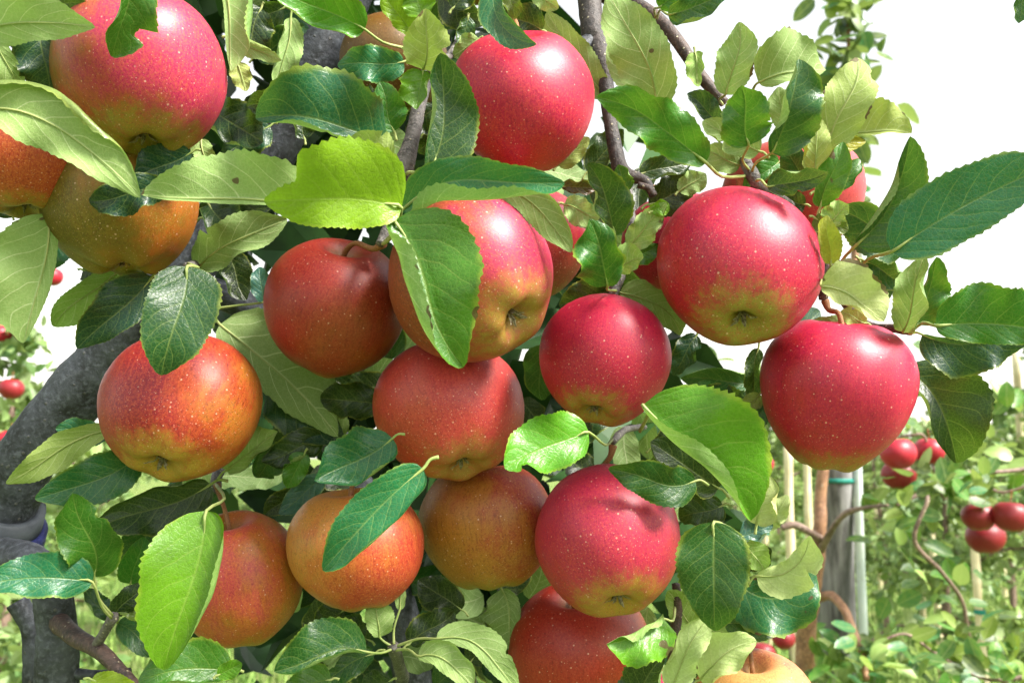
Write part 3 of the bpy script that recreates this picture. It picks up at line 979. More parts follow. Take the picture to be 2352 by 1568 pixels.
apple("amber apple in deep shade behind the top centre leaves", 905, 150, 124, 57, (.1, -.95, .0), (.15, .08, .010), (.15, .08, .010), (.18, .07, .010), (.0, .6, .3), .7, .3, seed=22, stalk=(960, 0, 60))  # skin colours darkened to paint in the deep shade
apple("olive apple mostly above the frame, its base showing at the top edge", 1085, -106, 122, 57, (.1, -.95, .1), OLIVE, OLIVE, AMBER, (.0, .6, .3), .8, .3, seed=23, stalk=(1060, -300, 58))

# distant apples on the orchard trees
FARAP = [(120, 636, 24, 350, "small bright red apple against the white sky at the left"),
         (2063, 1041, 41, 205, "crimson apple on top of the trio beside the post"),
         (2134, 1036, 35, 212, "pinkish apple on the right of the trio beside the post"),
         (2064, 1091, 37, 212, "dark red apple at the bottom of the trio beside the post"),
         (2247, 1186, 36, 210, "red apple on the left of the dark cluster at the right edge"),
         (2322, 1186, 40, 206, "dark red apple on the right of the cluster at the right edge"),
         (2263, 1234, 42, 218, "wide dark red apple lowest in the cluster at the right edge"),
         (1752, 1066, 24, 300, "small pink apple peeping out left of the post behind a leaf"),
         (1800, 1466, 27, 290, "dark red apple low beside the reddish trunk"),
         (1752, 1500, 28, 285, "dark red apple just above the peach apple at the bottom"),
         (0, 768, 24, 340, "small red apple cut by the left edge near the pale tree"),
         (26, 893, 27, 330, "small dark red apple among pale leaves at the left"),
         (22, 1012, 27, 330, "small orange-red apple low at the left edge beside the trunk")]
for k, (x, y, rp, d, lab) in enumerate(FARAP):
    dk = 0.62 if 'dark' in lab else 1.0
    rd = (.50 * dk, .014, .035 * dk)
    apple(lab, x, y, rp, d, (.1 * math.sin(k * 2), -.95, .15), (.36 * dk, .05, .03), rd, rd, (.2, .5, .6), .3, .35, seed=40 + k, group="apples on the orchard trees behind",
          detail=False, dots=.4, eye_amt=.4, stem_len=.9)

# ------------------------------------------------------------------ leaves of the near tree
def LF(*a, **k):
    return leaf(tree, *a, **k)

# --- top left
LF(-70, 95, 246, 60, 62, 42, 40, 39, -1, 'pale', bend=26, fl=8, fr=10)
LF(-40, 20, 240, 55, 48, 20, 42.5, 41.5, 1, 'dark', bend=20, fl=5)
LF(300, -70, 256, 134, 78, 34, 37.5, 38.5, 1, 'mid', bend=8, fl=8, fr=32, cr=60, spots=.3, bite=(1, .52, .72, .5))
LF(95, 60, 112, 225, 52, 62, 43.5, 44, 1, 'tealdk', fl=5, fr=10)
LF(196, 62, 166, 148, 40, 36, 43, 43, 1, 'green')
LF(205, 0, 190, 70, 40, 40, 44.5, 44.5, 1, 'dark')
LF(-20, 70, 50, 222, 26, 38, 42.5, 43.5, -1, 'olive', spots=.6)
LF(-110, 262, 326, 456, 88, 62, 38, 38.5, -1, 'pale', bend=70, fl=6, fr=14, cl=165, u0=.70, spots=.35, bite=False)
LF(705, 478, 318, 447, 15, 110, 41, 40.5, -1, 'pale', bend=-6, fl=40, fr=4, spots=.35, bite=False)
LF(922, 478, 606, 462, 80, 138, 38, 36.5, 1, 'lime', bend=-14, fl=10, fr=24, cr=-18, wave=5, bite=(-1, .70, 1.1, .62), pet=(880, 560, 43))
LF(924, 482, 1298, 421, 52, 92, 39.5, 38, 1, 'teal', bend=40, fl=10, fr=24, cr=140, u0=.36, pet=(905, 520, 43))
LF(1138, 430, 1312, 580, 48, 34, 42.5, 42, -1, 'olive', bend=26, fl=6, fr=8)
LF(904, 506, 1058, 834, 132, 96, 38, 36.5, 1, 'mid', bend=0, fl=12, fr=30, cr=135, u0=.34, spots=.5, pet=(880, 560, 43), wave=5, bite=False)
LF(886, 326, 588, 272, 42, 108, 41, 39, 1, 'teal', bend=-20, fl=22, fr=8, cl=120, u0=.45, pet=(925, 385, 45), wave=12, spots=.2)
LF(892, 372, 800, 318, 26, 44, 39.5, 38.5, -1, 'yellow', bend=-10)
LF(928, 142, 778, 150, 42, 44, 45, 44, 1, 'teal', fl=8, fr=8, spots=0)
LF(972, 160, 978, 20, 62, 62, 42, 40, -1, 'yellow', bend=-6, fl=16, fr=16, spots=.4)
LF(945, 78, 878, -20, 30, 46, 42, 41, 1, 'lime', fl=20)
LF(975, 40, 945, -30, 34, 34, 41, 41, 1, 'bright')
LF(972, 164, 956, 254, 30, 48, 42, 41.5, 1, 'bright', fl=30, cl=90)
LF(905, 302, 872, 188, 42, 46, 44, 43.5, 1, 'mid', fl=20)
LF(985, 396, 1010, 140, 52, 88, 40.5, 41, 1, 'green', bend=-22, fl=16, fr=8, cl=110, u0=.45, pet=(935, 400, 45), wave=9)
LF(838, 68, 624, -32, 58, 62, 44.5, 43, 1, 'bright', fl=8, fr=14, pet=(925, 110, 46))
LF(500, -70, 531, 170, 92, 14, 46, 46, -1, 'pale', bend=12, spots=.2)
# --- behind, between the first apple and the limb
LF(530, 90, 655, 142, 20, 22, 50, 50, -1, 'pale')
LF(668, 40, 640, 218, 38, 30, 52, 52, -1, 'pale')
LF(600, 20, 560, 130, 44, 44, 52, 52, 1, 'dark')
LF(545, 145, 568, 212, 26, 26, 51, 51, -1, 'gold', spots=.5)
LF(700, 225, 560, 245, 30, 34, 51, 51, 1, 'vdark')
LF(480, 250, 610, 330, 60, 60, 53, 52, 1, 'dark')
LF(620, 290, 500, 360, 48, 48, 54, 53, 1, 'tealdk')
LF(590, 130, 700, 60, 40, 40, 54, 54, 1, 'green')
LF(650, 20, 560, 50, 34, 34, 54, 54, 1, 'dark')
LF(700, 320, 690, 250, 30, 30, 53, 53, 1, 'dark')
# --- top centre
LF(1136, -40, 1240, 113, 30, 36, 43, 41.5, 1, 'teal', bend=-40, fl=10, fr=18, wave=6)
LF(1245, 70, 1155, 26, 40, 40, 47, 47, 1, 'dark')
LF(1165, -30, 1182, 42, 28, 30, 45, 45, 1, 'olive')
LF(1225, -20, 1282, 20, 26, 26, 46, 46, -1, 'pale')
LF(1010, -10, 1115, 62, 40, 42, 50, 50, 1, 'vdark')
LF(1100, 90, 1040, 130, 24, 24, 46, 46, -1, 'olive')
LF(1040, 20, 1090, -40, 40, 30, 49, 49, 1, 'dark')
LF(1075, 40, 1060, 110, 22, 28, 47, 47, 1, 'green')
LF(870, 250, 770, 215, 44, 40, 54, 53, 1, 'vdark')
LF(1000, 250, 930, 300, 34, 34, 50, 50, 1, 'dark')
LF(870, 460, 848, 395, 34, 34, 46, 46, -1, 'pale')
LF(1030, 300, 960, 350, 50, 50, 53, 53, 1, 'vdark')
# --- upper right
LF(1508, 252, 1398, -12, 70, 72, 48, 47, -1, 'olive', bend=-18, fl=4, fr=10, spots=.35)
LF(1506, 256, 1396, 100, 40, 40, 50, 49.5, -1, 'pale', bend=-4)
LF(1392, 222, 1258, 28, 52, 44, 50.5, 50, -1, 'olive', bend=8)
LF(1666, 218, 1697, 52, 40, 42, 47, 46, -1, 'pale', bend=-10, spots=.6, pet=(1660, 240, 50))
LF(1742, 190, 1906, 158, 82, 30, 46, 46, -1, 'olive', bend=8, fl=6, fr=35, spots=.45, pet=(1728, 210, 47))
LF(1900, 340, 1972, 130, 62, 58, 45.5, 45, -1, 'yellow', bend=-8, fl=8, fr=8, spots=.8, pet=(1862, 400, 47))
LF(1938, 308, 2096, 306, 70, 10, 46.5, 46, -1, 'yellow', bend=6, fl=4, fr=50, spots=.55)
LF(1772, 352, 1836, 136, 48, 72, 43, 42, 1, 'green', bend=-10, fl=30, fr=6, cl=110, u0=.35, pet=(1726, 398, 46), spots=.35)
LF(1720, 334, 1703, 194, 60, 60, 42, 41, 1, 'mid', fl=8, fr=8, pet=(1722, 392, 46), spots=.15)
LF(1622, 374, 1368, 222, 60, 72, 42, 40, 1, 'mid', bend=-18, fl=10, fr=20, wave=16, cr=-20, pet=(1712, 404, 46))
LF(1596, 120, 1606, 206, 20, 26, 48, 47.5, -1, 'lime', fl=20, cl=60)
LF(1660, 285, 1578, 215, 24, 30, 49, 49, 1, 'tealdk')
LF(1745, 348, 1614, 280, 44, 40, 46, 47, -1, 'olive')
LF(1700, 380, 1620, 345, 30, 30, 47, 48, -1, 'pale')
LF(1762, 428, 1906, 394, 44, 30, 43, 41.5, 1, 'tealdk', bend=-6, fl=24, fr=6, pet=(1738, 415, 45))
LF(1870, 396, 1880, 266, 38, 34, 45, 45, -1, 'yellow')
LF(1884, 476, 1936, 326, 34, 36, 44, 43, 1, 'mid', spots=.3, cl=80)
LF(1800, 300, 1790, 200, 30, 36, 47, 47, -1, 'olive', spots=.5)
LF(1840, 330, 1990, 325, 26, 30, 47.5, 47, 1, 'yellow', spots=.8)
LF(1534, 34, 1668, -8, 34, 40, 46.5, 46, 1, 'green', pet=(1508, 44, 51))
LF(1514, 18, 1566, -24, 26, 22, 47.5, 47, 1, 'mid', pet=(1506, 44, 51))
LF(1968, 562, 2089, 316, 46, 82, 43.5, 42, 1, 'green', bend=-26, fl=32, fr=6, cl=120, u0=.35, pet=(1925, 650, 47), wave=7)
LF(2048, 578, 2420, 380, 92, 76, 41.5, 40, 1, 'teal', bend=14, fl=8, fr=6, pet=(1960, 640, 46), wave=6, bite=False)
LF(2088, 560, 1900, 474, 60, 52, 47, 47, 1, 'green')
LF(1886, 656, 2030, 738, 84, 40, 42, 41, -1, 'cream', bend=12, fl=10, fr=26, spots=.7, pet=(1880, 645, 44))
LF(1908, 606, 1900, 500, 34, 30, 43, 42, 1, 'yellow', cl=110, spots=.6)
LF(1895, 520, 1950, 470, 34, 28, 43.5, 43, -1, 'lime', spots=.5)
LF(1870, 500, 1945, 530, 26, 30, 44, 44, 1, 'olive')
LF(1985, 600, 2078, 650, 50, 46, 48, 48, 1, 'green')
LF(1975, 600, 2040, 690, 50, 40, 49.5, 49.5, 1, 'tealdk')
LF(2074, 762, 2124, 588, 40, 50, 45.5, 44, -1, 'pale', fl=8, fr=30, cr=70, spots=.6, pet=(2090, 762, 46))
LF(2096, 740, 2150, 592, 26, 44, 47.5, 47, 1, 'mid', bend=-10)
LF(2148, 748, 2440, 770, 98, 50, 42, 41, 1, 'mid', bend=14, fl=10, fr=6, pet=(2090, 764, 46), wave=6, bite=False)
LF(2118, 768, 2350, 786, 14, 78, 45.5, 45, 1, 'tealdk', bend=-10, fl=30, fr=4, pet=(2090, 766, 46.5))
LF(2330, 405, 2420, 360, 26, 26, 45, 45, -1, 'yellow', spots=.9)
LF(2352, -10, 2340, 55, 24, 24, 46, 46, 1, 'green')
LF(2078, 845, 2196, 1062, 104, 50, 51, 49, 1, 'dark', bend=26, fl=10, fr=30, cr=80, spots=.1)
LF(1960, 745, 1850, 752, 20, 26, 49, 49, -1, 'olive', spots=.3)
LF(1990, 742, 1930, 716, 26, 24, 48, 48, -1, 'yellow', spots=.3)
LF(1790, 372, 1706, 430, 26, 30, 50, 50, 1, 'mid')
LF(1850, 420, 1800, 330, 34, 34, 48, 47, 1, 'green')
LF(1872, 440, 1946, 410, 30, 30, 47, 47, -1, 'yellow', spots=.4)
LF(1850, 470, 1780, 450, 30, 26, 49, 49, 1, 'dark')
LF(1930, 440, 1976, 360, 26, 24, 48, 48, 1, 'mid', spots=.5)
# --- centre right spur
LF(1412, 542, 1346, 368, 44, 58, 43, 41.5, 1, 'green', bend=-12, fl=34, fr=8, cl=70, pet=(1418, 640, 46))
LF(1296, 470, 1378, 500, 30, 34, 46, 45.5, -1, 'pale', spots=.7)
LF(1396, 656, 1352, 500, 62, 52, 43, 42, 1, 'mid', bend=-6, fl=22, fr=14, pet=(1415, 668, 46), wave=14)
LF(1416, 612, 1482, 590, 44, 26, 44, 43, -1, 'lime', fl=10)
LF(1444, 566, 1532, 464, 30, 32, 45, 44, -1, 'pale', spots=.3)
LF(1454, 600, 1512, 560, 22, 26, 46, 46, 1, 'mid', spots=.9)
LF(1496, 486, 1536, 468, 20, 24, 44, 44, 1, 'bright', cl=60)
LF(1404, 668, 1282, 700, 36, 40, 48, 49, 1, 'dark', pet=(1414, 662, 47))
LF(1424, 672, 1566, 772, 48, 36, 48, 49, -1, 'pale', bend=26, cl=40)
LF(1350, 395, 1430, 300, 40, 40, 52, 52, 1, 'dark')
LF(1490, 470, 1602, 420, 40, 40, 51, 51, 1, 'vdark')
LF(1440, 480, 1360, 420, 40, 40, 52, 52, 1, 'vdark')
LF(1290, 428, 1372, 432, 22, 18, 47, 47, 1, 'brown', cl=90, cr=60, spots=1)
LF(1282, 380, 1352, 318, 26, 24, 49, 49, -1, 'yellow')
LF(1470, 400, 1590, 370, 36, 30, 50, 51, 1, 'dark')
LF(1440, 440, 1420, 380, 24, 30, 47, 47, 1, 'mid')
LF(1290, 560, 1340, 460, 40, 40, 59, 59, 1, 'vdark')
LF(1560, 440, 1620, 400, 30, 26, 50, 50, -1, 'pale')
LF(1600, 770, 1545, 862, 26, 30, 51, 51, 1, 'tealdk', cl=60)
LF(1742, 800, 1722, 930, 26, 26, 53, 53, 1, 'dark')
LF(1745, 880, 1560, 868, 40, 44, 55, 54, 1, 'green')
LF(1740, 930, 1590, 900, 40, 36, 54, 54, 1, 'dark')
LF(1745, 905, 1700, 950, 22, 22, 50, 50, -1, 'gold')
LF(1760, 930, 1715, 985, 26, 26, 50, 50, 1, 'blue')
# --- lower right
LF(1476, 930, 1726, 1196, 150, 66, 40.5, 38.5, 1, 'bright', bend=14, fl=10, fr=40, cr=125, u0=.12, wave=8, pet=(1470, 990, 47), bite=False)
LF(1352, 992, 1160, 1076, 62, 86, 42, 40, 1, 'bright', bend=-8, fl=10, fr=10, bite=(1, .74, .9, .55), pet=(1406, 1008, 48), spots=.15)
LF(1598, 1104, 1410, 1078, 52, 52, 45, 43.8, 1, 'green', bend=14, fl=10, fr=26, wave=14, cl=-20)
LF(1650, 1120, 1488, 1010, 60, 56, 46.5, 46.5, 1, 'dark', spots=.5)
LF(1640, 1198, 1640, 1452, 84, 86, 43, 42, 1, 'green', bend=0, fl=8, fr=8, wave=5, pet=(1668, 1228, 49), bite=False)
LF(1738, 1204, 1762, 1086, 40, 46, 44, 44, -1, 'cream', spots=.75)
LF(1758, 1214, 1806, 1138, 28, 30, 45, 44.5, -1, 'cream', spots=.3)
LF(1700, 1232, 1778, 1206, 30, 26, 44.5, 44.5, 1, 'blue')
LF(1712, 1246, 1756, 1310, 34, 28, 45.5, 45, -1, 'lime')
LF(1738, 1322, 1866, 1226, 26, 62, 45, 44, -1, 'cream', bend=-34, fl=6, fr=8, spots=.35)
LF(1690, 1340, 1868, 1300, 40, 78, 46.5, 46, 1, 'teal', bend=-50, fl=10, fr=8, spots=.5)
LF(1664, 1430, 1796, 1440, 34, 40, 47, 47, 1, 'green')
LF(1680, 1400, 1790, 1395, 30, 34, 46.6, 46.6, 1, 'tealdk')
LF(1524, 1420, 1384, 1482, 66, 44, 44, 42.5, 1, 'bright', bend=10, fl=10, fr=40, cr=120, u0=.25, spots=.4, pet=(1550, 1395, 49))
LF(1545, 1580, 1628, 1420, 48, 44, 44, 43, -1, 'cream', bend=10, fl=10, fr=20, spots=.3)
LF(1608, 1560, 1738, 1472, 58, 46, 44.5, 43.5, -1, 'cream', bend=14, fl=10, fr=10, spots=.25, wave=14)
LF(1430, 1640, 1530, 1500, 60, 60, 48, 47, 1, 'dark')
LF(1590, 1440, 1530, 1350, 30, 40, 50, 50, -1, 'lime')
LF(1600, 1560, 1560, 1470, 40, 34, 50, 50, 1, 'dark')
LF(1660, 1160, 1560, 1190, 44, 40, 50, 50, 1, 'dark')
LF(1700, 1300, 1770, 1260, 30, 36, 49, 49, 1, 'vdark')
LF(1500, 1030, 1600, 990, 40, 40, 50, 50, 1, 'vdark')
LF(1720, 1560, 1640, 1500, 44, 44, 50, 50, 1, 'dark')
# --- lower middle
LF(972, 1076, 738, 1312, 70, 62, 42, 40.5, 1, 'teal', bend=-8, fl=14, fr=10, cl=95, u0=.62, spots=.35, wave=5, bite=False)
LF(902, 1006, 720, 1104, 62, 64, 45, 43.5, 1, 'teal', bend=6, fl=10, fr=12, wave=7)
LF(505, 745, 778, 1004, 120, 66, 51, 50.5, -1, 'dark', bend=12, fl=6, fr=10)
LF(876, 926, 734, 914, 46, 46, 50, 50, 1, 'dark')
LF(620, 900, 790, 1010, 60, 66, 52, 51, 1, 'tealdk')
LF(520, 1080, 645, 985, 50, 28, 50, 49, -1, 'pale', fl=12, fr=20)
LF(740, 1010, 600, 1060, 44, 44, 51, 50, 1, 'dark')
LF(700, 1040, 660, 1120, 30, 34, 50, 50, 1, 'mid')
LF(640, 1020, 590, 1100, 40, 40, 51, 51, 1, 'green')
LF(745, 1095, 640, 1180, 30, 30, 53, 52, 1, 'blue')
LF(700, 1120, 610, 1180, 26, 30, 54, 54, 1, 'vdark')
LF(790, 1000, 730, 930, 36, 36, 52, 52, -1, 'olive')
LF(842, 1496, 628, 1542, 34, 76, 46, 44, 1, 'green', bend=-14, fl=26, fr=8, cl=110, u0=.35, pet=(904, 1488, 47.5))
LF(872, 1462, 862, 1376, 28, 36, 47.5, 48, -1, 'pale', pet=(902, 1484, 47.5))
LF(918, 1400, 922, 1330, 12, 12, 48, 49, -1, 'pale', pet=(905, 1482, 47.5))
LF(1002, 1466, 1190, 1590, 44, 22, 46, 45, -1, 'pale', bend=36, fl=8, fr=20, pet=(908, 1484, 47.5), spots=.4)
LF(960, 1506, 1096, 1582, 44, 24, 45.5, 44.5, -1, 'pale', bend=20, fl=8, fr=20, pet=(908, 1492, 47.5), spots=.7)
LF(940, 1478, 1046, 1404, 40, 36, 49, 50, 1, 'dark')
LF(1152, 1352, 1172, 1486, 30, 84, 53, 53, -1, 'dark', bend=8)
LF(860, 1500, 700, 1580, 40, 44, 49, 48, 1, 'green')
LF(760, 1560, 640, 1590, 40, 44, 47, 46, 1, 'mid')
LF(900, 1560, 830, 1590, 36, 40, 50, 50, 1, 'dark')
LF(1060, 1400, 960, 1330, 44, 44, 58, 58, 1, 'vdark')
LF(1080, 1520, 1160, 1440, 44, 44, 56, 56, 1, 'vdark')
LF(790, 1400, 720, 1450, 36, 36, 54, 54, 1, 'vdark')
LF(1180, 1600, 1120, 1500, 44, 44, 55, 55, 1, 'tealdk')
LF(850, 1470, 780, 1420, 30, 36, 53, 53, 1, 'dark')
# --- bottom left
LF(528, 1540, 318, 1566, 40, 68, 44, 42, 1, 'mid', bend=-16, fl=10, fr=10, wave=8)
LF(500, 1550, 560, 1520, 18, 22, 43, 43, 1, 'bright')
LF(474, 1172, 374, 1540, 76, 112, 43, 41.5, 1, 'bright', bend=10, fl=12, fr=8, cl=115, u0=.52, wave=5, pet=(496, 1112, 51), bite=False)
LF(216, 1324, 164, 1122, 70, 66, 45, 43.5, 1, 'mid', bend=-10, fl=14, fr=8, pet=(258, 1412, 46.5))
LF(212, 1336, -50, 1346, 46, 62, 44, 42, 1, 'teal', bend=-14, fl=14, fr=6, twist=30, pet=(256, 1418, 46.5))
LF(484, 1112, 222, 1212, 62, 52, 50, 48.5, 1, 'dark', bend=6)
LF(440, 1150, 260, 1290, 50, 54, 51, 50, 1, 'green')
LF(300, 1340, 330, 1230, 36, 34, 50, 50, 1, 'mid')
LF(262, 1412, 330, 1340, 26, 30, 48, 48, 1, 'dark', pet=(260, 1412, 46.8))
LF(270, 1430, 370, 1500, 36, 34, 49, 49, 1, 'green', pet=(260, 1416, 46.8))
LF(250, 1420, 190, 1350, 22, 26, 49, 49, 1, 'tealdk', pet=(258, 1416, 46.8))
LF(330, 1420, 270, 1370, 22, 22, 48.5, 48.5, 1, 'olive', spots=.7)
LF(210, 1560, 320, 1590, 30, 30, 46, 46, 1, 'lime')
LF(255, 985, 14, 1110, 36, 34, 47.5, 47, -1, 'yellow', bend=-10, spots=.45)
LF(320, 1048, 88, 1142, 46, 58, 47, 45.5, 1, 'teal', bend=12, spots=.3)
LF(250, 1000, 130, 985, 30, 34, 48.5, 48.5, 1, 'teal')
LF(430, 612, 372, 852, 88, 82, 42, 40, 1, 'green', bend=6, fl=6, fr=6, spots=.3, wave=5, pet=(432, 606, 48), bite=False)
LF(350, 636, 176, 800, 46, 56, 49, 48, 1, 'tealdk', bend=4)
LF(272, 622, 120, 752, 60, 40, 52, 51, -1, 'lime', bend=-6)
LF(112, 490, 54, 788, 22, 108, 46, 45.5, -1, 'pale', bend=10, spots=.6)
LF(118, 520, 104, 628, 44, 40, 52, 52, 1, 'teal')
LF(390, 430, 196, 462, 46, 40, 44.5, 44, 1, 'tealdk')
LF(440, 350, 310, 410, 56, 50, 45.5, 45, 1, 'tealdk')
LF(462, 320, 480, 410, 30, 30, 50, 50, -1, 'olive')
LF(455, 616, 656, 506, 60, 52, 51, 50, -1, 'dark', bend=14)
LF(520, 580, 566, 690, 36, 36, 53, 53, 1, 'vdark')
LF(604, 694, 596, 612, 26, 26, 52, 52, 1, 'blue', pet=(500, 708, 52))
LF(470, 500, 640, 440, 60, 56, 55, 54, 1, 'vdark')
LF(480, 470, 560, 560, 60, 50, 54, 53, 1, 'dark')
LF(340, 650, 300, 720, 40, 40, 54, 54, 1, 'vdark')
LF(190, 620, 260, 640, 30, 30, 53, 53, 1, 'vdark')
LF(0, 190, 60, 260, 40, 40, 46, 46, 1, 'dark')
LF(620, 440, 560, 380, 40, 40, 53, 53, 1, 'vdark')
LF(130, 380, 240, 330, 40, 40, 48, 48, 1, 'vdark')
LF(30, 500, 20, 470, 30, 30, 50, 50, 1, 'dark')

# --- the inner foliage, mostly coloured dark to paint the tree's own shade
rf = random.Random(21)
INNER = [(560, 320), (620, 250), (830, 300), (900, 330), (1010, 420), (860, 470), (1290, 560), (1310, 640), (1280, 760), (1240, 860), (1220, 960), (1230, 1040),
         (830, 880), (870, 850), (700, 960), (640, 1010), (760, 1090), (700, 1230), (980, 1330), (1050, 1370), (1000, 1420), (1110, 1440), (1180, 1330), (1230, 1320),
         (1480, 1000), (1540, 1060), (1440, 560), (1460, 640), (1400, 470), (1480, 440), (1310, 400), (1360, 360), (1250, 430), (1560, 440), (1640, 1000), (1600, 1160),
         (1620, 1440), (1500, 1440), (1480, 1540), (1230, 1500), (1130, 1540), (1040, 1540), (960, 1520), (540, 1100), (600, 1100), (460, 1250), (380, 1180), (440, 1120),
         (780, 60), (940, 0), (1040, 10), (850, 240), (640, 60), (560, 30), (700, -10), (20, 60), (80, 20), (150, 20), (190, 560), (420, 520), (500, 440), (560, 480),
         (940, 780), (880, 760), (1180, 1300), (740, 1420), (700, 1340), (650, 1380), (330, 360), (100, 300), (1780, 500), (1840, 560), (1900, 500), (1880, 800), (1840, 760),
         (780, 1500), (840, 1540), (1350, 980), (1330, 1060), (1300, 1000), (1440, 1040)]
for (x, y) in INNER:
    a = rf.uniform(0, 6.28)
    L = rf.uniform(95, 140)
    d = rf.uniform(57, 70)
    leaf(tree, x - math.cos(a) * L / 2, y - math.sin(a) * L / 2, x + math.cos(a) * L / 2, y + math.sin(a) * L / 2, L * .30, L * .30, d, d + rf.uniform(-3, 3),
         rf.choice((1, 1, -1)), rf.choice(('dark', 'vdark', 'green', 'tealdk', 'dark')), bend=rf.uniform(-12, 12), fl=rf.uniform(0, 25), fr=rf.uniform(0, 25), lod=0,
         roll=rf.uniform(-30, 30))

# deeper leaves that can no longer be told apart, their colour darkened to deepen the shade
GAPS = [(770, 200, 60), (570, 640, 95), (150, 690, 150), (40, 820, 160), (1630, 830, 120), (600, 1150, 110), (330, 1130, 60), (640, 1480, 90), (760, 1240, 30), (1440, 60, 60)]
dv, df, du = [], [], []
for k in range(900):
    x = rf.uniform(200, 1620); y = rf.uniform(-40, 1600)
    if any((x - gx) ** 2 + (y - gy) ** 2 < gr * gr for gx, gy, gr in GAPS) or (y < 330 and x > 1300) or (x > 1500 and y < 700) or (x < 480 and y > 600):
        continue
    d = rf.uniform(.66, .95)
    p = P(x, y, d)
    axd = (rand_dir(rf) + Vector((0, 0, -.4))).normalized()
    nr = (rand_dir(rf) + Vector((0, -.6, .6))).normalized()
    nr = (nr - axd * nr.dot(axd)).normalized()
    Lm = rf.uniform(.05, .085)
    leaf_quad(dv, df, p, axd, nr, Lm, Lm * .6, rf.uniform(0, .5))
inner = mesh_obj("inner_leaves", dv, df, simple_mat("shade_darkened_leaf", (.012, .035, .010), (.035, .10, .022), 14, .5, 0), tree, smooth=False)
inner["kind"] = "stuff"
# unseen rest of the crown round the frame, added to shade the tree's interior
cv, cf = [], []
for k in range(2600):
    q = k % 13
    if q < 8:
        d = rf.uniform(.54, 1.1)
        x, y = rf.uniform(-200, 1500), rf.uniform(-1500, -60 - .11 * F_PX / d)
    elif q < 11:
        d = rf.uniform(.50, .95)
        x, y = rf.uniform(-100, 1750), rf.uniform(1640 + .11 * F_PX / d, 2900)
    else:
        d = rf.uniform(.55, .95)
        x, y = rf.uniform(-1100, -90 - .11 * F_PX / d), rf.uniform(-300, 1700)
    p = P(x, y, d)
    axd = (rand_dir(rf) + Vector((0, 0, -.3))).normalized()
    nr = (rand_dir(rf) + Vector((0, -.2, .9))).normalized()
    nr = (nr - axd * nr.dot(axd)).normalized()
    Lm = rf.uniform(.06, .095)
    leaf_quad(cv, cf, p, axd, nr, Lm, Lm * .6, rf.uniform(0, .5))
crown = mesh_obj("crown", cv, cf, M_FAR, tree, smooth=False)
crown["kind"] = "stuff"

# strap and sleeve round the trunk, lower left
M_NAVY = simple_mat("navy_strap", (0.008, 0.010, 0.040), (0.02, 0.025, 0.10), 60, 0.45, 0.2)
M_SLEEVE = simple_mat("grey_sleeve", (0.03, 0.036, 0.045), (0.08, 0.092, 0.105), 40, 0.6, 0.2)


def band(name, c, axis, r0, half, mat, parent, tilt):
    ax = axis.normalized()
    a = ax.cross(Vector((0, 1, 0))).normalized()
    b = ax.cross(a)
    verts, faces = [], []
    n = 40
    prof = [(-half, 0), (-half * .9, .003), (half * .9, .003), (half, 0), (half, -.003), (-half, -.003)]
    for k in range(n):
        t = 2 * math.pi * k / n
        d = a * math.cos(t) + b * math.sin(t)
        wob = 1 + .03 * math.sin(3 * t)
        for z, dr in prof:
            verts.append(c + d * (r0 * wob + dr) + ax * (z + tilt * math.cos(t + .6)))
    m = len(prof)
    for k in range(n):
        for q in range(m):
            a0 = k * m + q; a1 = k * m + (q + 1) % m
            b0 = ((k + 1) % n) * m + q; b1 = ((k + 1) % n) * m + (q + 1) % m
            faces.append((a0, b0, b1, a1))
    return mesh_obj(name, verts, faces, mat, parent)


tie_root = empty("tree_tie", (0, 0, 0))
ax = P(65, 1050, .59) - P(-20, 1215, .60)
band("strap", P(0, 1222, .598), P(40, 1100, .59) - P(-10, 1330, .6), .0262, .0070, M_NAVY, tie_root, .004)
band("sleeve", P(6, 1182, .597), P(40, 1100, .59) - P(-10, 1330, .6), .0232, .0085, M_SLEEVE, tie_root, .005)
tag(tie_root, "dark blue strap over a grey sleeve round the trunk at lower left", "tree tie")

# ------------------------------------------------------------------ middle distance: post, pipe, the tree tied to them
post_d = 2.35
pb = P(1925, 1460, post_d); pt = P(1918, 1092, post_d)
foot = Vector((pb.x, pb.y + .02, -0.2))
r_post = 45 * post_d / F_PX
pv, pf = tube_geo(catmull([(foot, r_post), (Vector((pb.x, pb.y + .01, pb.z)), r_post), (pt, r_post * .86), (pt + Vector((0, 0, .012)), r_post * .70)], 8), 18, .03, 2)
post = mesh_obj("wooden_post", pv, pf, M_POST)
tag(post, "weathered grey wooden post beside the reddish trunk", "post")
tv, tf = [], []
c0 = P(1918, 1103, post_d)
for k in range(28):
    a = 2 * math.pi * k / 28
    for rad, dz in ((r_post * .90, -.006), (r_post * .93, -.005), (r_post * .93, .005), (r_post * .90, .006)):
        tv.append(c0 + Vector((rad * math.cos(a), rad * math.sin(a), dz)))
for k in range(28):
    for q in range(4):
        tf.append((k * 4 + q, ((k + 1) % 28) * 4 + q, ((k + 1) % 28) * 4 + (q + 1) % 4, k * 4 + (q + 1) % 4))
mesh_obj("tie", tv, tf, M_TIE, post)
pp0 = P(1962, 1180, post_d); pp1 = P(1968, 40, post_d)
pipe = tube("support_pipe", [(Vector((pp0.x, pp0.y - .03, -.2)), .0115), (pp0 + Vector((0, -.03, 0)), .0115), (pp0.lerp(pp1, .5) + Vector((.004, -.03, 0)), .0115), (pp1 + Vector((0, -.03, 0)), .0105)], M_PIPE, None, 12, 8)
tag(pipe, "tall thin white pipe standing against the weathered post", "pipe")

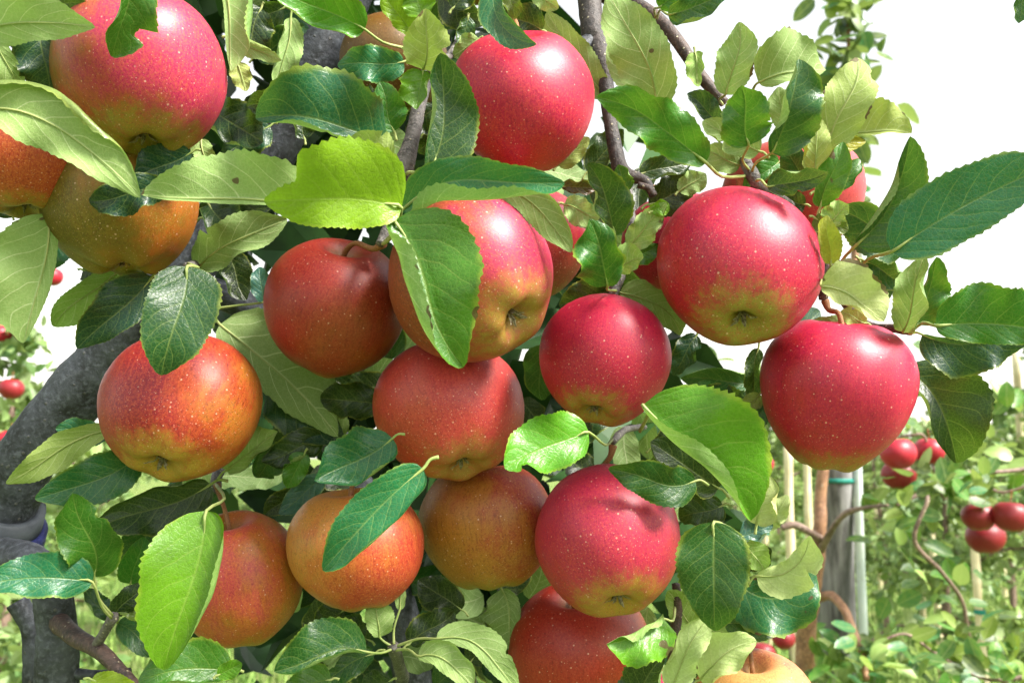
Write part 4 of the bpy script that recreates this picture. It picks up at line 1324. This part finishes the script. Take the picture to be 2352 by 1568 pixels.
mt = empty("orchard_tree", (0, 0, 0))
tag(mt, "reddish-trunked young apple tree tied to the weathered post", "tree", "orchard trees in rows behind")
g0 = P(1868, 1480, 2.25)
tube("trunk", [(Vector((g0.x - .03, g0.y, -.1)), .030), (Vector((g0.x - .03, g0.y, .6)), .027)] +
     px([(1850, 1490, 2.25, 23), (1860, 1385, 2.25, 21), (1874, 1290, 2.25, 20), (1884, 1200, 2.26, 15), (1886, 1120, 2.28, 13), (1915, 900, 2.3, 11), (1962, 600, 2.3, 9),
         (1955, 330, 2.3, 6), (1950, 150, 2.3, 4.5), (1945, -60, 2.3, 3)]), M_REDBARK, mt, 12, 8, .08, 4)
tube("branch", px([(1886, 1262, 2.24, 9), (1908, 1220, 2.18, 8), (1940, 1180, 2.12, 7), (1985, 1166, 2.08, 5), (2040, 1160, 2.02, 3)]), M_FARBARK, mt, 8, 5, .1, 5)
tube("branch", px([(1882, 1372, 2.24, 11), (1910, 1368, 2.18, 11), (1940, 1400, 2.12, 10), (1962, 1455, 2.08, 9), (1980, 1496, 2.05, 8), (1990, 1560, 2.0, 7)]), M_REDBARK, mt, 8, 5, .1, 6)
tube("branch", px([(1888, 1240, 2.24, 10), (1860, 1222, 2.2, 9), (1825, 1205, 2.2, 9), (1795, 1212, 2.2, 7)]), M_FARBARK, mt, 8, 5, .1, 7)
mt2 = empty("orchard_tree", (0, 0, 0))
tag(mt2, "apple tree whose fruiting branches reach in from the right edge", "tree", "orchard trees in rows behind")
g2 = P(2620, 1480, 2.15)
tube("trunk", [(Vector((g2.x, g2.y, -.1)), .034), (Vector((g2.x, g2.y, .7)), .030)] + px([(2620, 1480, 2.15, 27.0), (2600, 1200, 2.15, 22.0), (2610, 900, 2.15, 16.0), (2590, 500, 2.15, 8.0), (2600, 200, 2.15, 4.0)]), M_REDBARK, mt2, 10, 6, .08, 14)
tube("branch", px([(2606, 1010, 2.15, 12.0), (2480, 1050, 2.12, 6.2), (2330, 1080, 2.1, 5.0), (2200, 1090, 2.08, 5.0), (2120, 1130, 2.04, 5.0), (2060, 1160, 2.02, 3.7)]), M_FARBARK, mt2, 8, 5, .1, 15)
tube("branch", px([(2606, 1350, 2.15, 12.0), (2500, 1480, 2.1, 6.2), (2400, 1540, 2.02, 5.0), (2300, 1565, 2.0, 4.3)]), M_FARBARK, mt2, 8, 5, .1, 16)
tube("branch", px([(2120, 1130, 2.04, 3.7), (2130, 1150, 2.0, 5.0), (2100, 1240, 2.0, 5.0), (2160, 1310, 2.02, 5.0), (2210, 1380, 2.04, 4.3), (2225, 1460, 2.06, 5.6), (2260, 1520, 2.08, 3.7)]), M_FARBARK, mt2, 8, 6, .1, 8)
tube("branch", px([(2010, 1480, 2.0, 3.1), (2080, 1455, 2.0, 3.1), (2150, 1500, 2.0, 3.7), (2270, 1560, 2.0, 3.7), (2400, 1540, 2.0, 3.7)]), M_FARBARK, mt2, 8, 5, .1, 9)
tube("branch", px([(2260, 1110, 2.1, 2.5), (2310, 1130, 2.08, 3.1), (2420, 1090, 2.05, 3.7)]), M_FARBARK, mt2, 8, 4, .1, 9)
tube("branch", px([(2020, 1010, 2.2, 1.9), (2090, 1000, 2.1, 3.1), (2125, 1005, 2.1, 3.1), (2150, 1100, 2.1, 3.1), (2170, 1150, 2.08, 3.1)]), M_FARBARK, mt2, 8, 4, .1, 9)


def far_leaf_mesh(seed):
    r = random.Random(seed)
    verts, faces = [], []
    rows = 7
    fold = r.uniform(.1, .5); cup = r.uniform(-.25, .25)
    for i in range(rows + 1):
        t = i / rows
        w = half_shape(t) / SH_MAX * .29
        z = -cup * 4 * t * (1 - t) * .35 - .12 * t * t
        verts += [Vector((t, w, z + w * fold)), Vector((t, 0, z)), Vector((t, -w, z + w * fold * r.uniform(.7, 1.3)))]
    for i in range(rows):
        a = i * 3
        faces += [(a, a + 3, a + 4, a + 1), (a + 1, a + 4, a + 5, a + 2)]
    me = bpy.data.meshes.new("leaf")
    me.from_pydata([tuple(v) for v in verts], [], faces)
    me.polygons.foreach_set("use_smooth", [True] * len(me.polygons))
    me.materials.append(M_FARLEAF)
    # outline normals point up (+z)
    me.flip_normals()
    return me


def one_leaf_material():
    g = NT("orchard_leaf_single")
    info = g.n("ShaderNodeObjectInfo"); geo = g.n("ShaderNodeNewGeometry")
    tc = g.n("ShaderNodeTexCoord").outputs["Object"]
    sep = g.n("ShaderNodeSeparateXYZ"); g.l(tc, sep.inputs[0])
    col = info.outputs["Color"]
    nz = g.noise(tc, 5.0, 3.0)
    col = g.mix(g.smooth(nz, .3, .75, 0, .4), col, (.26, .33, .07))
    mid = g.smooth(g.math('ABSOLUTE', sep.outputs[1]), 0.0, .03, .5, 0.0)
    col = g.mix(mid, col, (.45, .5, .2))
    und = g.mix(.5, col, (.36, .44, .20))
    col = g.mix(geo.outputs["Backfacing"], col, und)
    bs = g.n("ShaderNodeBsdfPrincipled"); g.l(col, bs.inputs["Base Color"]); bs.inputs["Roughness"].default_value = .42
    tr = g.n("ShaderNodeBsdfTranslucent"); g.l(g.mix(.45, col, (.42, .58, .06)), tr.inputs["Color"])
    mx = g.n("ShaderNodeMixShader"); mx.inputs[0].default_value = .28
    g.l(bs.outputs[0], mx.inputs[1]); g.l(tr.outputs[0], mx.inputs[2]); g.l(mx.outputs[0], g.out.inputs[0])
    return g.m


M_FARLEAF = one_leaf_material()
FLM = [far_leaf_mesh(s) for s in range(6)]
r3 = random.Random(99)


def put_leaf(parent, x, y, d, Lpx, ang=None, pick=('green', 'mid', 'teal', 'dark', 'olive', 'pale', 'green')):
    o = bpy.data.objects.new("leaf", r3.choice(FLM))
    C.objects.link(o); o.parent = parent
    L = Lpx * d / F_PX
    a = r3.uniform(0, 6.28) if ang is None else ang
    ax = cdir(math.cos(a), math.sin(a) * .8, r3.uniform(-.5, .5)).normalized()
    nr = (Vector((0, 0, 1)) * .7 + cdir(r3.uniform(-.7, .7), r3.uniform(-.3, .5), r3.uniform(-.2, .9))).normalized()
    nr = (nr - ax * nr.dot(ax)).normalized()
    lt = nr.cross(ax)
    o.matrix_world = Matrix.Translation(P(x, y, d)) @ Matrix((ax, lt, nr)).transposed().to_4x4() @ Matrix.Scale(L, 4)
    base = COL[r3.choice(pick)]
    o.color = (*base, 1)


# spire of the tied tree, thinning out upwards
for k in range(170):
    y = r3.uniform(-40, 340); w = 18 + 30 * (1 - abs(y - 110) / 300)
    put_leaf(mt, 1945 + r3.gauss(0, w * .72), y, 2.3 + r3.uniform(-.08, .08), r3.uniform(46, 70), pick=('dark', 'tealdk', 'green', 'olive', 'teal'))
for (x, y) in ((2000, 430), (2025, 405), (2000, 455), (2060, 240), (2030, 250), (1985, 540), (2130, 850), (2150, 845), (2120, 820), (2095, 790), (1640, 845), (1690, 830), (1650, 880)):
    put_leaf(mt, x, y, 2.25, r3.uniform(50, 70))
# leaves along the right-hand branches
def along(parent, path, n, spread, d, lo=42, hi=68):
    for k in range(int(n * 1.25)):
        t = r3.random() * (len(path) - 1)
        i = min(int(t), len(path) - 2); f = t - i
        x = path[i][0] + (path[i + 1][0] - path[i][0]) * f + r3.gauss(0, spread)
        y = path[i][1] + (path[i + 1][1] - path[i][1]) * f + r3.gauss(0, spread)
        put_leaf(parent, x, y, d + r3.uniform(-.12, .12), r3.uniform(lo, hi))
along(mt2, [(2010, 1170), (2080, 1120), (2150, 1100), (2240, 1110), (2352, 1080)], 50, 30, 2.18)
along(mt2, [(2352, 1080), (2260, 1090), (2160, 1110), (2080, 1150)], 36, 26, 2.0)
along(mt2, [(2060, 1170), (2120, 1250), (2170, 1310), (2215, 1390)], 26, 30, 2.12)
along(mt2, [(1990, 1520), (2060, 1480), (2160, 1520), (2260, 1560), (2360, 1520)], 70, 34, 1.98)
along(mt2, [(2190, 1430), (2260, 1500), (2340, 1440)], 22, 34, 2.05)
along(mt, [(1900, 1560), (1960, 1540), (2010, 1560)], 26, 24, 2.05)
along(mt2, [(2120, 1000), (2240, 960), (2352, 940)], 16, 34, 2.6, 50, 70)
along(mt, [(1880, 1490), (1940, 1510), (2010, 1500)], 26, 22, 2.12)
along(mt2, [(2010, 1250), (2080, 1330), (2130, 1420), (2060, 1480)], 8, 34, 2.25)
along(mt, [(1770, 1420), (1810, 1400), (1840, 1440)], 10, 22, 2.3, 40, 60)

# put the root of the near tree at its foot without moving its parts
bpy.context.view_layer.update()
for root, loc in ((tree, tree_off), (tie_root, P(-5, 1228, .598)), (mt, Vector((g0.x, g0.y, 0))), (mt2, Vector((g2.x, g2.y, 0)))):
    root.location = loc
    inv = Matrix.Translation(loc).inverted()
    for ch in root.children:
        ch.matrix_parent_inverse = inv
